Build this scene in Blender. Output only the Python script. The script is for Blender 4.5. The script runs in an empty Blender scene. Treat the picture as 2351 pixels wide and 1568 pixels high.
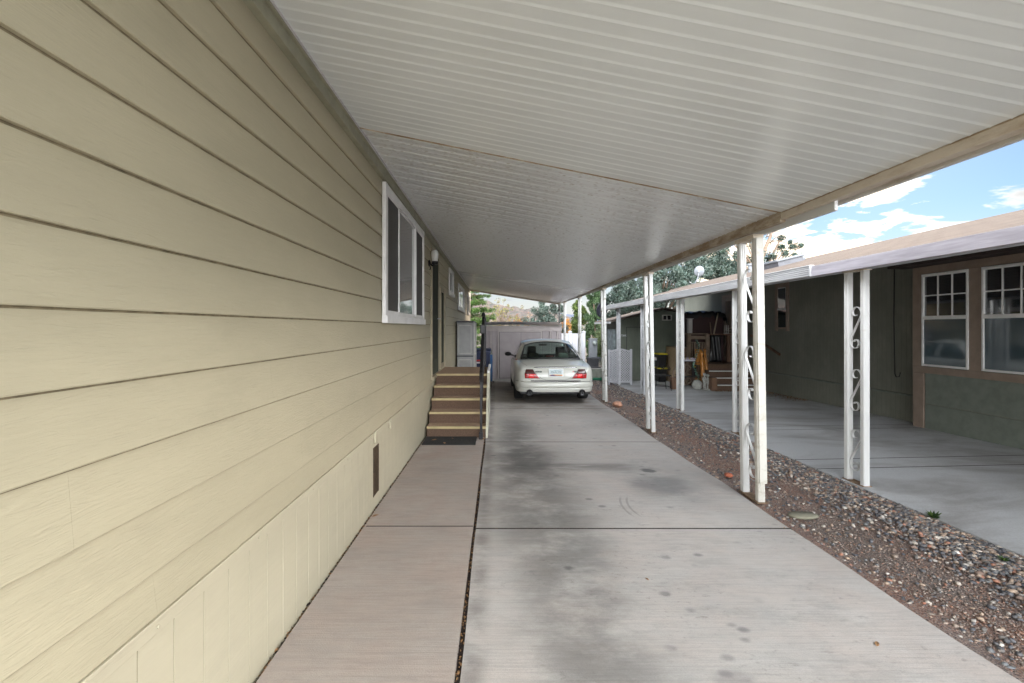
import bpy, bmesh, math, random
import numpy as np
from mathutils import Vector, Matrix, noise as mnoise
from mathutils.bvhtree import BVHTree
R = math.radians
random.seed(7); rng = np.random.default_rng(7)
S = bpy.context.scene
COL = S.collection

# ------------------------------------------------------------------ camera
F = 1110.0; VX = 1141.0; VY = 752.0; H = 1.47
cam_d = bpy.data.cameras.new("camera"); cam = bpy.data.objects.new("camera", cam_d); COL.objects.link(cam)
cam_d.sensor_width = 36.0; cam_d.lens = 36.0 * F / 2351.0
cam_d.shift_x = (1175.5 - VX) / 2351.0; cam_d.shift_y = (VY - 784.0) / 2351.0
cam_d.clip_start = 0.05; cam_d.clip_end = 3000
cam.location = (0, 0, H); cam.rotation_euler = (R(90), 0, 0)
S.camera = cam

# ------------------------------------------------------------------ light
SUN_EL, SUN_AZ = R(12), R(38)
S.view_settings.view_transform = 'Standard'; S.view_settings.look = 'None'
S.view_settings.exposure = 0.0; S.view_settings.gamma = 1.0
W = bpy.data.worlds.new("World"); S.world = W; W.use_nodes = True
wn = W.node_tree; wn.nodes.clear()
def N(t, **kw):
    n = wn.nodes.new(t)
    for k, v in kw.items(): setattr(n, k, v)
    return n
sky = N('ShaderNodeTexSky', sky_type='NISHITA', sun_disc=False)
sky.sun_elevation = R(24); sky.sun_rotation = SUN_AZ
sky.air_density = 1.0; sky.dust_density = 0.2; sky.ozone_density = 1.6
tc = N('ShaderNodeTexCoord')
sep = N('ShaderNodeSeparateXYZ'); wn.links.new(tc.outputs['Generated'], sep.inputs[0])
def M(op, a, b=None, c=None, clamp=False):
    n = N('ShaderNodeMath', operation=op); n.use_clamp = clamp
    for i, x in enumerate((a, b, c)):
        if x is None: continue
        if isinstance(x, (int, float)): n.inputs[i].default_value = x
        else: wn.links.new(x, n.inputs[i])
    return n.outputs[0]
def SM(x, lo, hi):
    n = N('ShaderNodeMapRange', interpolation_type='SMOOTHSTEP'); wn.links.new(x, n.inputs[0])
    n.inputs[1].default_value = lo; n.inputs[2].default_value = hi; return n.outputs[0]
def MIX(f, a, b, mode='MIX'):
    n = N('ShaderNodeMix', data_type='RGBA', blend_type=mode)
    for i, x in ((0, f), (6, a), (7, b)):
        if isinstance(x, (int, float)): n.inputs[i].default_value = x
        elif isinstance(x, tuple): n.inputs[i].default_value = x + (1,)
        else: wn.links.new(x, n.inputs[i])
    return n.outputs[2]
dx, dy, dz = sep.outputs
# project the view direction on a cloud deck
den = M('ADD', M('MAXIMUM', dz, 0.0), 0.16)
cv = N('ShaderNodeCombineXYZ'); wn.links.new(M('DIVIDE', dx, den), cv.inputs[0]); wn.links.new(M('DIVIDE', dy, den), cv.inputs[1])
n1 = N('ShaderNodeTexNoise'); n1.inputs['Scale'].default_value = 3.4; n1.inputs['Detail'].default_value = 9; n1.inputs['Roughness'].default_value = 0.58; n1.inputs['Distortion'].default_value = .25
wn.links.new(cv.outputs[0], n1.inputs[0])
n2 = N('ShaderNodeTexNoise'); n2.inputs['Scale'].default_value = 0.8; n2.inputs['Detail'].default_value = 4
wn.links.new(cv.outputs[0], n2.inputs[0])
sunv = (math.sin(SUN_AZ)*math.cos(SUN_EL), math.cos(SUN_AZ)*math.cos(SUN_EL), math.sin(SUN_EL))
dt = N('ShaderNodeVectorMath', operation='DOT_PRODUCT'); wn.links.new(tc.outputs['Generated'], dt.inputs[0]); dt.inputs[1].default_value = (math.sin(R(30))*math.cos(R(9)), math.cos(R(30))*math.cos(R(9)), math.sin(R(9)))
glow = M('POWER', SM(dt.outputs['Value'], 0.93, 1.0), 1.5)
cl = M('ADD', n1.outputs['Fac'], M('MULTIPLY', M('SUBTRACT', n2.outputs['Fac'], 0.5), 0.35))
back = M('MULTIPLY', SM(dy, 0.20, -0.40), SM(dz, 0.92, 0.45))                       # unseen bright cloud bank, added behind the camera and overhead as fill light
over = SM(dz, 0.40, 0.75)
cov = M('ADD', M('ADD', cl, M('MULTIPLY', back, 0.30)), M('MULTIPLY', over, 0.12))
cov = M('ADD', cov, M('MULTIPLY', glow, 0.17))
low = SM(dz, 0.22, 0.02)
cov = M('ADD', cov, M('MULTIPLY', low, 0.0))
cmask = SM(cov, 0.625, 0.73)
bright = M('ADD', M('ADD', 4.8, M('MULTIPLY', back, 56.0)), M('ADD', M('MULTIPLY', over, 22.0), M('MULTIPLY', glow, 9.0)))
shade = M('ADD', 0.62, M('MULTIPLY', SM(n1.outputs['Fac'], 0.75, 0.45), 0.38))
cc = N('ShaderNodeVectorMath', operation='SCALE'); 
cbase = MIX(glow, (.93, 0.965, 1.0), (1.0, 0.86, 0.66))
wn.links.new(cbase, cc.inputs[0]); wn.links.new(M('MULTIPLY', bright, shade), cc.inputs['Scale'])
skys = N('ShaderNodeVectorMath', operation='SCALE'); wn.links.new(sky.outputs[0], skys.inputs[0]); skys.inputs['Scale'].default_value = 0.47
skyc = MIX(1.0, skys.outputs[0], (0.62, 0.79, 1.0), 'MULTIPLY')
skyc = MIX(M('MULTIPLY', SM(dz, 0.20, 0.0), 0.8), skyc, (3.9, 3.7, 3.6))
mixed = MIX(cmask, skyc, cc.outputs[0])
bg = N('ShaderNodeBackground'); bg.inputs['Strength'].default_value = 0.12
wn.links.new(mixed, bg.inputs[0])
wo = N('ShaderNodeOutputWorld'); wn.links.new(bg.outputs[0], wo.inputs[0])
sd = bpy.data.lights.new("sun", 'SUN'); sd.energy = 1.5; sd.angle = R(14); sd.color = (1.0, 0.78, 0.56)
sun = bpy.data.objects.new("sun", sd); COL.objects.link(sun)
sun.rotation_euler = Vector(sunv).to_track_quat('Z', 'Y').to_euler()
S.view_settings.exposure = 0.98
S.render.engine = 'CYCLES'
S.cycles.max_bounces = 10; S.cycles.diffuse_bounces = 6; S.cycles.glossy_bounces = 5; S.cycles.transparent_max_bounces = 12
try: S.cycles.use_denoising = True
except Exception: pass

# ------------------------------------------------------------------ helpers
def g(y):                     # the drive falls gently away from the camera
    return -0.0144 * min(y, 45.0)
def P(px, py, Y): return Vector(((px - VX) * Y / F, Y, H - (py - VY) * Y / F))

ORG = {}
def thing(name, label, cat, loc=(0, 0, 0), group=None):
    o = bpy.data.objects.new(name, None); o.empty_display_size = .1; COL.objects.link(o)
    o.location = loc; o['label'] = label; o['category'] = cat
    if group: o['group'] = group
    ORG[o] = Vector(loc); return o
def tag(o, label, cat, group=None):
    o['label'] = label; o['category'] = cat
    if group: o['group'] = group
    return o
def kids(o): return [c for c in bpy.data.objects if c.parent == o]
def copy_tree(o, parent=None):
    c = o.copy(); COL.objects.link(c)
    if parent is not None: c.parent = parent
    for ch in list(kids(o)):
        if ch is not c: copy_tree(ch, c)
    ORG[c] = ORG.get(o, Vector()); return c

class MB:
    def __init__(s): s.v = []; s.f = []; s.m = []; s.cm = 0
    def add(s, vs, fs, mi=None):
        b = len(s.v); s.v += [tuple(p) for p in vs]
        for q in fs: s.f.append(tuple(b + i for i in q)); s.m.append(s.cm if mi is None else mi)
        return s
    def box(s, a, b, mi=None, M4=None):
        x0, y0, z0 = a; x1, y1, z1 = b
        vs = [Vector(p) for p in ((x0,y0,z0),(x1,y0,z0),(x1,y1,z0),(x0,y1,z0),(x0,y0,z1),(x1,y0,z1),(x1,y1,z1),(x0,y1,z1))]
        if M4 is not None: vs = [M4 @ p for p in vs]
        return s.add(vs, [(0,3,2,1),(4,5,6,7),(0,1,5,4),(1,2,6,5),(2,3,7,6),(3,0,4,7)], mi)
    def bar(s, p, q, w, h, mi=None, up=(0,0,1)):
        p = Vector(p); q = Vector(q); d = (q - p).normalized(); u = Vector(up)
        if abs(d.dot(u)) > .98: u = Vector((0,1,0))
        a = d.cross(u).normalized(); b = a.cross(d).normalized()
        vs = []
        for c in (p, q):
            for i, j in ((-1,-1),(1,-1),(1,1),(-1,1)): vs.append(c + a*i*w/2 + b*j*h/2)
        return s.add(vs, [(0,1,2,3)[::-1],(4,5,6,7),(0,1,5,4),(1,2,6,5),(2,3,7,6),(3,0,4,7)], mi)
    def tube(s, pts, r, n=8, mi=None, cap=True):
        pts = [Vector(p) for p in pts]; rs = r if isinstance(r, (list, tuple)) else [r]*len(pts)
        vs = []; fs = []; pa = None
        for i, p in enumerate(pts):
            d = (pts[min(i+1, len(pts)-1)] - pts[max(i-1, 0)])
            d = d.normalized() if d.length > 1e-9 else Vector((0,0,1))
            if pa is None:
                u = Vector((0,0,1)) if abs(d.z) < .9 else Vector((0,1,0)); pa = d.cross(u).normalized()
            else:
                pa = (pa - d*pa.dot(d)); pa = pa.normalized() if pa.length > 1e-6 else d.cross(Vector((0,1,0))).normalized()
            b = d.cross(pa)
            for k in range(n):
                t = 2*math.pi*k/n; vs.append(p + (pa*math.cos(t) + b*math.sin(t))*rs[i])
        for i in range(len(pts)-1):
            for k in range(n): fs.append((i*n+k, i*n+(k+1)%n, (i+1)*n+(k+1)%n, (i+1)*n+k))
        if cap: fs.append(tuple(range(n))[::-1]); fs.append(tuple((len(pts)-1)*n+k for k in range(n)))
        return s.add(vs, fs, mi)
    def lathe(s, prof, c, n=20, axis='Z', mi=None):
        c = Vector(c); vs = []; fs = []
        for r, h in prof:
            for k in range(n):
                t = 2*math.pi*k/n; a, b = r*math.cos(t), r*math.sin(t)
                vs.append(c + Vector({'Z': (a, b, h), 'Y': (a, h, b), 'X': (h, a, b)}[axis]))
        for i in range(len(prof)-1):
            for k in range(n):
                q = (i*n+k, i*n+(k+1)%n, (i+1)*n+(k+1)%n, (i+1)*n+k); fs.append(q if axis != 'Y' else q[::-1])
        if prof[0][0] > 1e-4: fs.append(tuple(range(n)))
        if prof[-1][0] > 1e-4: fs.append(tuple((len(prof)-1)*n+k for k in range(n)))
        return s.add(vs, fs, mi)
    def grid(s, fn, nu, nv, mi=None, flip=False):
        vs = [fn(i/nu, j/nv) for i in range(nu+1) for j in range(nv+1)]
        fs = []
        for i in range(nu):
            for j in range(nv):
                q = (i*(nv+1)+j, (i+1)*(nv+1)+j, (i+1)*(nv+1)+j+1, i*(nv+1)+j+1); fs.append(q[::-1] if flip else q)
        return s.add(vs, fs, mi)
    def prism(s, poly, a, b, axis='Y', mi=None):
        def mk(p, h): return {'Y': (p[0], h, p[1]), 'X': (h, p[0], p[1]), 'Z': (p[0], p[1], h)}[axis]
        n = len(poly); vs = [mk(p, a) for p in poly] + [mk(p, b) for p in poly]
        return s.add(vs, [tuple(range(n)), tuple(range(n, 2*n))[::-1]] + [(i, i+n, (i+1)%n+n, (i+1)%n) for i in range(n)], mi)
    def ribbon(s, pts, width, th, axis='X', mi=None):      # flat strap: path of points, wide along X
        pts = [Vector(p) for p in pts]; ax = Vector((1,0,0)) if axis == 'X' else Vector((0,1,0)); vs = []; fs = []
        for i, p in enumerate(pts):
            d = (pts[min(i+1, len(pts)-1)] - pts[max(i-1, 0)]).normalized(); nn = d.cross(ax).normalized()
            for a, b in ((-1,-1),(1,-1),(1,1),(-1,1)): vs.append(p + ax*a*width/2 + nn*b*th/2)
        for i in range(len(pts)-1):
            for k in range(4): fs.append((i*4+k, i*4+(k+1)%4, (i+1)*4+(k+1)%4, (i+1)*4+k))
        fs += [(0,3,2,1), tuple(4*(len(pts)-1)+k for k in range(4))]
        return s.add(vs, fs, mi)
    def build(s, name, mats, parent=None, smooth=False, bevel=0, origin=None, solid=0, sub=0, kind=None, auto=True):
        org = Vector(origin) if origin is not None else (ORG[parent] if parent is not None else Vector())
        me = bpy.data.meshes.new(name)
        me.from_pydata([tuple(Vector(p) - org) for p in s.v], [], s.f)
        if not isinstance(mats, (list, tuple)): mats = [mats]
        for m in mats: me.materials.append(m)
        if len(mats) > 1: me.polygons.foreach_set('material_index', s.m)
        bm = bmesh.new(); bm.from_mesh(me)
        if auto: bmesh.ops.recalc_face_normals(bm, faces=bm.faces)
        bm.to_mesh(me); bm.free()
        if smooth: me.polygons.foreach_set('use_smooth', [True]*len(me.polygons))
        me.update()
        o = bpy.data.objects.new(name, me); COL.objects.link(o)
        if parent is not None: o.parent = parent
        else: o.location = org
        ORG[o] = org
        if bevel:
            b = o.modifiers.new('bevel', 'BEVEL'); b.width = bevel; b.segments = 2; b.limit_method = 'ANGLE'; b.angle_limit = R(40)
        if solid:
            b = o.modifiers.new('solid', 'SOLIDIFY'); b.thickness = solid; b.offset = -1
        if sub:
            b = o.modifiers.new('sub', 'SUBSURF'); b.levels = sub; b.render_levels = sub
        if kind: o['kind'] = kind
        return o

def npmesh(name, V, Fc, mats, parent=None, col=None, mi=None, smooth=False, origin=(0,0,0)):
    me = bpy.data.meshes.new(name); V = np.asarray(V, dtype=np.float32) - np.asarray(origin, dtype=np.float32)
    Fc = np.asarray(Fc, dtype=np.int32); k = Fc.shape[1]
    me.vertices.add(len(V)); me.vertices.foreach_set('co', V.ravel())
    me.loops.add(Fc.size); me.loops.foreach_set('vertex_index', Fc.ravel())
    me.polygons.add(len(Fc)); me.polygons.foreach_set('loop_start', np.arange(0, Fc.size, k, dtype=np.int32))
    me.polygons.foreach_set('loop_total', np.full(len(Fc), k, dtype=np.int32))
    if not isinstance(mats, (list, tuple)): mats = [mats]
    for m in mats: me.materials.append(m)
    if mi is not None: me.polygons.foreach_set('material_index', np.asarray(mi, dtype=np.int32))
    if smooth: me.polygons.foreach_set('use_smooth', np.ones(len(Fc), dtype=bool))
    if col is not None:
        a = me.color_attributes.new('Col', 'FLOAT_COLOR', 'POINT'); c = np.ones((len(V), 4), dtype=np.float32); c[:, :3] = col
        a.data.foreach_set('color', c.ravel())
    me.update(calc_edges=True); me.validate()
    o = bpy.data.objects.new(name, me); COL.objects.link(o)
    if parent is not None: o.parent = parent
    else: o.location = origin
    ORG[o] = Vector(origin); return o

# ------------------------------------------------------------------ materials
class NT:
    def __init__(s, name, color=(.5,.5,.5), rough=.6, metal=0.0, spec=.5, coat=0.0):
        s.m = bpy.data.materials.new(name); s.m.use_nodes = True; s.t = s.m.node_tree
        s.b = s.t.nodes['Principled BSDF']; s.out = s.t.nodes['Material Output']
        s.b.inputs['Base Color'].default_value = (*color, 1); s.b.inputs['Roughness'].default_value = rough
        s.b.inputs['Metallic'].default_value = metal; s.b.inputs['Specular IOR Level'].default_value = spec
        s.b.inputs['Coat Weight'].default_value = coat; s.b.inputs['Coat Roughness'].default_value = .05
        s.c = None; s.color = color
    def n(s, t, **kw):
        n = s.t.nodes.new(t)
        for k, v in kw.items(): setattr(n, k, v)
        return n
    def L(s, a, b): s.t.links.new(a, b)
    def co(s, scale=(1,1,1), loc=(0,0,0), rot=(0,0,0)):
        if not s.c: s.c = s.n('ShaderNodeTexCoord')
        m = s.n('ShaderNodeMapping'); m.inputs['Scale'].default_value = scale; m.inputs['Location'].default_value = loc; m.inputs['Rotation'].default_value = rot
        s.L(s.c.outputs['Object'], m.inputs[0]); return m.outputs[0]
    def noise(s, scale, detail=4, rough=.55, st=(1,1,1), dist=0, loc=(0,0,0)):
        n = s.n('ShaderNodeTexNoise'); n.inputs['Scale'].default_value = scale; n.inputs['Detail'].default_value = detail
        n.inputs['Roughness'].default_value = rough; n.inputs['Distortion'].default_value = dist
        s.L(s.co(st, loc), n.inputs[0]); return n.outputs['Fac']
    def voro(s, scale, st=(1,1,1), out='Distance', feature='F1'):
        n = s.n('ShaderNodeTexVoronoi', feature=feature); n.inputs['Scale'].default_value = scale; s.L(s.co(st), n.inputs[0]); return n.outputs[out]
    def mr(s, x, a, b, c=0., d=1.):
        n = s.n('ShaderNodeMapRange', interpolation_type='SMOOTHSTEP'); s.L(x, n.inputs[0])
        for i, v in enumerate((a, b, c, d)): n.inputs[i+1].default_value = v
        return n.outputs[0]
    def ma(s, op, a, b=0., c=0.):
        n = s.n('ShaderNodeMath', operation=op)
        for i, x in enumerate((a, b, c)):
            if isinstance(x, (int, float)): n.inputs[i].default_value = x
            else: s.L(x, n.inputs[i])
        return n.outputs[0]
    def mix(s, f, a, b, mode='MIX'):
        n = s.n('ShaderNodeMix', data_type='RGBA', blend_type=mode)
        for i, x in ((0, f), (6, a), (7, b)):
            if isinstance(x, (int, float)): n.inputs[i].default_value = x
            elif isinstance(x, tuple): n.inputs[i].default_value = (*x, 1)
            else: s.L(x, n.inputs[i])
        return n.outputs[2]
    def xyz(s):
        n = s.n('ShaderNodeSeparateXYZ'); s.L(s.co(), n.inputs[0]); return n.outputs
    def base(s, x): s.L(x, s.b.inputs['Base Color']); return s
    def ro(s, x): s.L(x, s.b.inputs['Roughness']); return s
    def bump(s, h, strength=.3, dist=.01):
        b = s.n('ShaderNodeBump'); b.inputs['Strength'].default_value = strength; b.inputs['Distance'].default_value = dist
        s.L(h, b.inputs['Height']); s.L(b.outputs[0], s.b.inputs['Normal']); return s
    def var(s, scale=6, amt=.18, det=5, st=(1,1,1), bump=0, bscale=60, bst=(1,1,1), tint=None):
        f = s.mr(s.noise(scale, det, .6, st), .3, .7); c = s.color
        dk = tuple(x*(1-amt) for x in c); lt = tuple(min(1, x*(1+amt)) for x in c)
        if tint: dk = tuple(a*b for a, b in zip(dk, tint))
        s.base(s.mix(f, dk, lt))
        if bump: s.bump(s.noise(bscale, 3, .6, bst), bump, .004)
        return s

def simple(name, c, rough=.6, metal=0., spec=.5, amt=.14, scale=7, bump=0, bscale=60, st=(1,1,1), bst=(1,1,1), coat=0., tint=None):
    return NT(name, c, rough, metal, spec, coat).var(scale, amt, 5, st, bump, bscale, bst, tint).m

# lap siding of the near house
def siding_mat(name, c, grain=.5):
    t = NT(name, c, .5, spec=.35)
    big = t.mr(t.noise(1.3, 4, .6, (1, .35, 1)), .3, .7)
    fine = t.noise(26, 5, .65, (1, .12, 1.6), 1.5)
    col = t.mix(big, tuple(x*.90 for x in c), tuple(x*1.07 for x in c)); col = t.mix(t.mr(t.noise(3.2, 7, .7, (1, .5, 1.2)), .5, .8, 0, .30), col, tuple(x*.72 for x in c))
    col = t.mix(t.mr(fine, .35, .7, 0, .14), col, tuple(x*.78 for x in c))
    t.base(col); t.bump(t.noise(38, 5, .6, (1, .16, 1.5), 2.2), grain, .006); return t.m
m_siding = siding_mat('beige_lap_siding', (.445, .40, .28))
m_gapshade = simple('dark_gap_shade', (.20, .165, .10), .8, amt=.35, scale=14)  # dark tone that paints shade under the laps and in the skirting grooves
m_skirt = siding_mat('beige_skirting', (.52, .475, .35), .2)
m_trimg = simple('olive_trim_paint', (.30, .29, .21), .5)
m_trimw = simple('white_vinyl', (.78, .77, .76), .4, amt=.06, bump=.05)
m_trimw2 = simple('white_weathered_aluminium', (.52, .53, .55), .38, amt=.12, scale=9)
m_glassdark = NT('dark_window_glass', (.02, .022, .024), .04, spec=.9).m
m_screen = simple('dark_insect_screen', (.045, .042, .038), .55, amt=.1)
m_glassmid = NT('reflective_window_glass', (.10, .11, .12), .05, metal=.0, spec=1.0, coat=1.0).m  # grey base colour stands in for the reflected ceiling
m_blind = simple('pale_window_blind', (.6, .6, .58), .6)
m_doorg = simple('dark_green_door_paint', (.065, .072, .055), .85, spec=.1, amt=.12)
m_tan = simple('tan_door_jamb', (.34, .29, .2), .5)

# carport ceilings
t = NT('white_roof_pan_enamel', (.72, .72, .68), .33, spec=.45)
st_ = t.mr(t.noise(1.6, 5, .6, (.5, 1.6, 1)), .35, .75)
t.base(t.mix(st_, (.74, .77, .765), (.79, .82, .815))); t.ro(t.mr(t.noise(3, 4), .3, .7, .17, .26)); t.bump(t.noise(240, 2, .5), .05, .002); m_ceil1 = t.m
t = NT('glossy_corrugated_roof_enamel', (.62, .62, .61), .16, spec=1.0, coat=1.0); t.b.inputs['Coat IOR'].default_value = 1.8
t.b.inputs['Coat Roughness'].default_value = .07; sp = t.mr(t.voro(24, (.7, 2.0, 1)), .36, .18); yy = t.xyz()
sp = t.ma('MULTIPLY', t.ma('MULTIPLY', sp, t.mr(t.noise(30, 2), .36, .5)), t.mr(yy[1], 9.5, 6.0))
t.base(t.mix(t.ma('MULTIPLY', sp, .6), (.78, .80, .80), (.25, .18, .11)))
t.ro(t.mr(yy[1], 3.5, 8.0, .30, .14)); t.bump(t.noise(7, 2, .4, (.2, 1, 1)), .05, .003); t.L(t.mr(yy[1], 3.5, 6.5, .30, .06), t.b.inputs['Coat Roughness']); m_ceil2 = t.m
# dirty beam
def dirty(name, c, dirt, lo=.42, hi=.62, rough=.5, sc=5):
    t = NT(name, c, rough); f = t.mr(t.noise(sc, 7, .7, (1, .5, 2)), lo, hi); t.base(t.mix(f, c, dirt)); t.bump(t.noise(40, 4), .15, .004); return t.m
m_beam = dirty('dirty_cream_beam', (.60, .53, .43), (.40, .30, .20), .45, .75)
m_beamb = dirty('brown_stained_beam', (.55, .48, .38), (.27, .18, .10), .32, .60)
m_post = dirty('white_post_paint', (.62, .62, .61), (.46, .43, .37), .60, .85, .34)
m_postb = dirty('cream_post_paint', (.56, .54, .49), (.38, .34, .27), .5, .75, .38)
m_nbeam = simple('ribbed_white_gutter', (.50, .50, .51), .35, amt=.1, scale=5, st=(1, .4, 3))
m_rust = simple('rusty_base_plate', (.2, .13, .08), .8, amt=.4, scale=20)

# concrete
def concrete(name, base, warm, near=True):
    t = NT(name, base, .82, spec=.3); x, y, z = t.xyz()
    big = t.mr(t.noise(.9, 5, .6, (1, .7, 1)), .3, .7); mid = t.mr(t.noise(4.5, 6, .65, (.6, 1, 1)), .3, .7)
    broom = t.noise(55, 3, .6, (.06, 1.6, 1)); fine = t.noise(180, 3, .7)
    c = t.mix(big, tuple(v*.86 for v in base), tuple(v*1.08 for v in base))
    c = t.mix(t.ma('MULTIPLY', mid, .5), c, warm); c = t.mix(t.mr(t.noise(1.1, 5, .6, (1, .6, 1), .3), .48, .72, 0, .22 if near else .5), c, tuple(v*w for v, w in zip(base, (.98, .78, .70)))); c = t.mix(t.mr(t.noise(2.1, 7, .7, (.7, 1.2, 1)), .5, .75, 0, .35), c, tuple(v*.55 for v in base))
    c = t.mix(t.mr(broom, .42, .7, 0, .34), c, tuple(v*.6 for v in base))
    c = t.mix(t.mr(fine, .35, .75, .0, .34), c, tuple(v*.5 for v in base)); c = t.mix(t.mr(t.noise(14, 6, .7, (.5, 1.4, 1)), .45, .7, 0, .22), c, tuple(v*.55 for v in base))
    if near:
        def boxm(v, a, b, w): return t.ma('MULTIPLY', t.mr(v, a-w, a+w), t.mr(v, b+w, b-w))
        def stain(cc, x0, x1, y0, y1, wx, wy, amt, col=(.10, .095, .09), lo=.3, hi=.62, sc=2.2, st=(1, .8, 1)):
            k = t.ma('MULTIPLY', boxm(x, x0, x1, wx), boxm(y, y0, y1, wy))
            k = t.ma('MULTIPLY', k, t.mr(t.noise(sc, 8, .68, (st[0]*.8, st[1]*1.5, 1), 0), lo, hi))
            return t.mix(t.ma('MULTIPLY', k, amt), cc, col)
        c = stain(c, -.05, .75, 3.5, 6.2, .28, .5, .68, lo=.22, hi=.62)
        c = stain(c, .05, .55, 5.2, 8.5, .25, .9, .7, lo=.25, hi=.6)
        c = stain(c, .15, .75, 1.0, 3.7, .22, .6, .62, lo=.28, hi=.62)
        c = stain(c, .9, 2.0, 1.2, 3.5, .4, .6, .25, lo=.45, hi=.7, sc=3)
        c = stain(c, 1.25, 1.95, 4.2, 5.5, .3, .35, .38, (.12, .13, .135), lo=.3, hi=.6)
        c = stain(c, .1, 1.5, 5.25, 5.5, .2, .10, .6, lo=.35, hi=.6, sc=4, st=(.4, 2, 1))
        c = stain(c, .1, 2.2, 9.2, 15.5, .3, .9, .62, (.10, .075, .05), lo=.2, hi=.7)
        c = stain(c, -.16, -.06, 0, 15, .05, .3, .5, (.12, .10, .09), lo=.3, hi=.6, sc=3)
        k = t.ma('MULTIPLY', t.mr(t.noise(24, 7, .75, (.8, 1.2, 1)), .55, .66), t.mr(t.noise(1.4, 3, .6, loc=(3, 1, 0)), .45, .62)); c = t.mix(t.ma('MULTIPLY', k, .35), c, (.12, .105, .095))
        # oil drip and scattered drips
        def disc(cx, cy, r0, r1, sy=1.):
            a = t.ma('POWER', t.ma('SUBTRACT', x, cx), 2.); b = t.ma('POWER', t.ma('MULTIPLY', t.ma('SUBTRACT', y, cy), sy), 2.)
            d = t.ma('SQRT', t.ma('ADD', a, b)); d = t.ma('ADD', d, t.ma('MULTIPLY', t.ma('SUBTRACT', t.noise(9, 3), .5), .10)); return t.mr(d, r1, r0)
        c = t.mix(t.ma('MULTIPLY', disc(1.63, 5.22, .05, .10), .7), c, (.07, .075, .08))
        c = t.mix(t.ma('MULTIPLY', disc(1.6, 4.75, .16, .42), .45), c, (.12, .13, .14))
        c = t.mix(t.ma('MULTIPLY', disc(.46, 3.05, .01, .05), .6), c, (.06, .06, .06))
        c = t.mix(t.ma('MULTIPLY', disc(1.0, 2.05, .04, .12), .3), c, (.1, .1, .11))
        dr = t.ma('MULTIPLY', t.mr(t.voro(4.2, (1, 1.3, 1)), .20, .07), t.mr(t.noise(1.3, 2), .45, .6))
        c = t.mix(t.ma('MULTIPLY', dr, .55), c, (.09, .09, .10))
        # pale tyre scuff arc
        a = t.ma('POWER', t.ma('SUBTRACT', x, 1.83), 2.); b = t.ma('POWER', t.ma('SUBTRACT', y, 4.12), 2.)
        d = t.ma('SQRT', t.ma('ADD', a, b)); band = t.ma('MULTIPLY', t.mr(d, .67, .68), t.mr(d, .79, .78)); stripes = t.mr(t.ma('SINE', t.ma('MULTIPLY', d, 110.)), .2, .8)
        band = t.ma('MULTIPLY', band, boxm(y, 3.93, 4.36, .06)); band = t.ma('MULTIPLY', band, t.mr(x, 2.0, 1.6))
        c = t.mix(t.ma('MULTIPLY', t.ma('MULTIPLY', band, stripes), .38), c, (.16, .15, .145))
    t.base(c); h = t.ma('ADD', t.ma('MULTIPLY', broom, 1.0), t.ma('MULTIPLY', fine, .7)); t.bump(h, .35, .004); return t.m
m_conc = concrete('broomed_concrete', (.56, .535, .51), (.57, .49, .44))
m_conc2 = concrete('pinkish_side_concrete', (.47, .415, .375), (.47, .365, .31), False)
t = NT('stained_neighbor_concrete', (.46, .455, .45), .8); x, y, z = t.xyz()
c = t.mix(t.mr(t.noise(.8, 6, .65, (.55, 1.3, 1), .8), .42, .66, 0, .62), (.56, .57, .58), (.24, .22, .20))
c = t.mix(t.mr(t.noise(90, 4, .7), .4, .7, 0, .25), c, (.2, .19, .18)); t.base(c); t.bump(t.noise(120, 3), .3, .004); m_conc3 = t.m
m_joint = simple('dark_joint_debris', (.035, .024, .02), .95, amt=.6, scale=50, bump=.8, bscale=90)

t = NT('red_dirt_and_grit', (.2, .13, .1), .95)
c = t.mix(t.mr(t.noise(1.6, 5, .6, (1.3, .6, 1)), .35, .65), (.25, .195, .165), (.33, .155, .095))
c = t.mix(t.mr(t.noise(140, 3, .8), .45, .62), c, (.42, .36, .33)); c = t.mix(t.mr(t.noise(110, 2, .6, loc=(5, 2, 0)), .52, .62), c, (.05, .045, .05))
t.base(c); t.bump(t.noise(110, 4, .7), .9, .02); m_dirt = t.m
t = NT('desert_ground', (.24, .19, .14), .95); t.color=(.12,.095,.07); t.var(.5, .35, 6, bump=.6, bscale=6); m_ground = t.m
t = NT('pebble_stone', (.3, .3, .3), .7); a = t.n('ShaderNodeVertexColor', layer_name='Col')
t.base(t.mix(t.mr(t.noise(60, 3), .3, .7, 0, .35), a.outputs[0], (.3, .27, .24))); m_peb = t.m

# neighbour
def t111(name, c, sc=9.6, dirn=1):
    t = NT(name, c, .75); big = t.mr(t.noise(1.2, 5, .6), .3, .7)
    x, y, z = t.xyz(); u = y if dirn else x
    s_ = t.mr(t.ma('ABSOLUTE', t.ma('SUBTRACT', t.ma('FRACT', t.ma('MULTIPLY', u, sc)), .5)), .44, .5)
    cc = t.mix(big, tuple(v*.85 for v in c), tuple(v*1.15 for v in c)); fi = t.noise(50, 4, .7, (1, 1, .12))
    cc = t.mix(t.mr(fi, .4, .7, 0, .3), cc, tuple(v*.6 for v in c))
    t.base(t.mix(t.ma('MULTIPLY', s_, .4), cc, tuple(v*.35 for v in c)))
    t.bump(t.ma('SUBTRACT', t.ma('MULTIPLY', fi, .6), s_), .5, .008); return t.m
m_green = t111('green_grooved_siding', (.205, .208, .17))
m_greenx = t111('green_shed_siding', (.14, .16, .125), 9.6, 0)
m_green2 = simple('green_lap_board', (.175, .195, .165), .7, amt=.12, bump=.3, bscale=30, bst=(1, .1, 1))
m_brown = simple('brown_window_trim', (.27, .205, .16), .6, amt=.1, bump=.15)
m_dkbrown = simple('dark_brown_soffit', (.05, .035, .03), .7)
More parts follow.
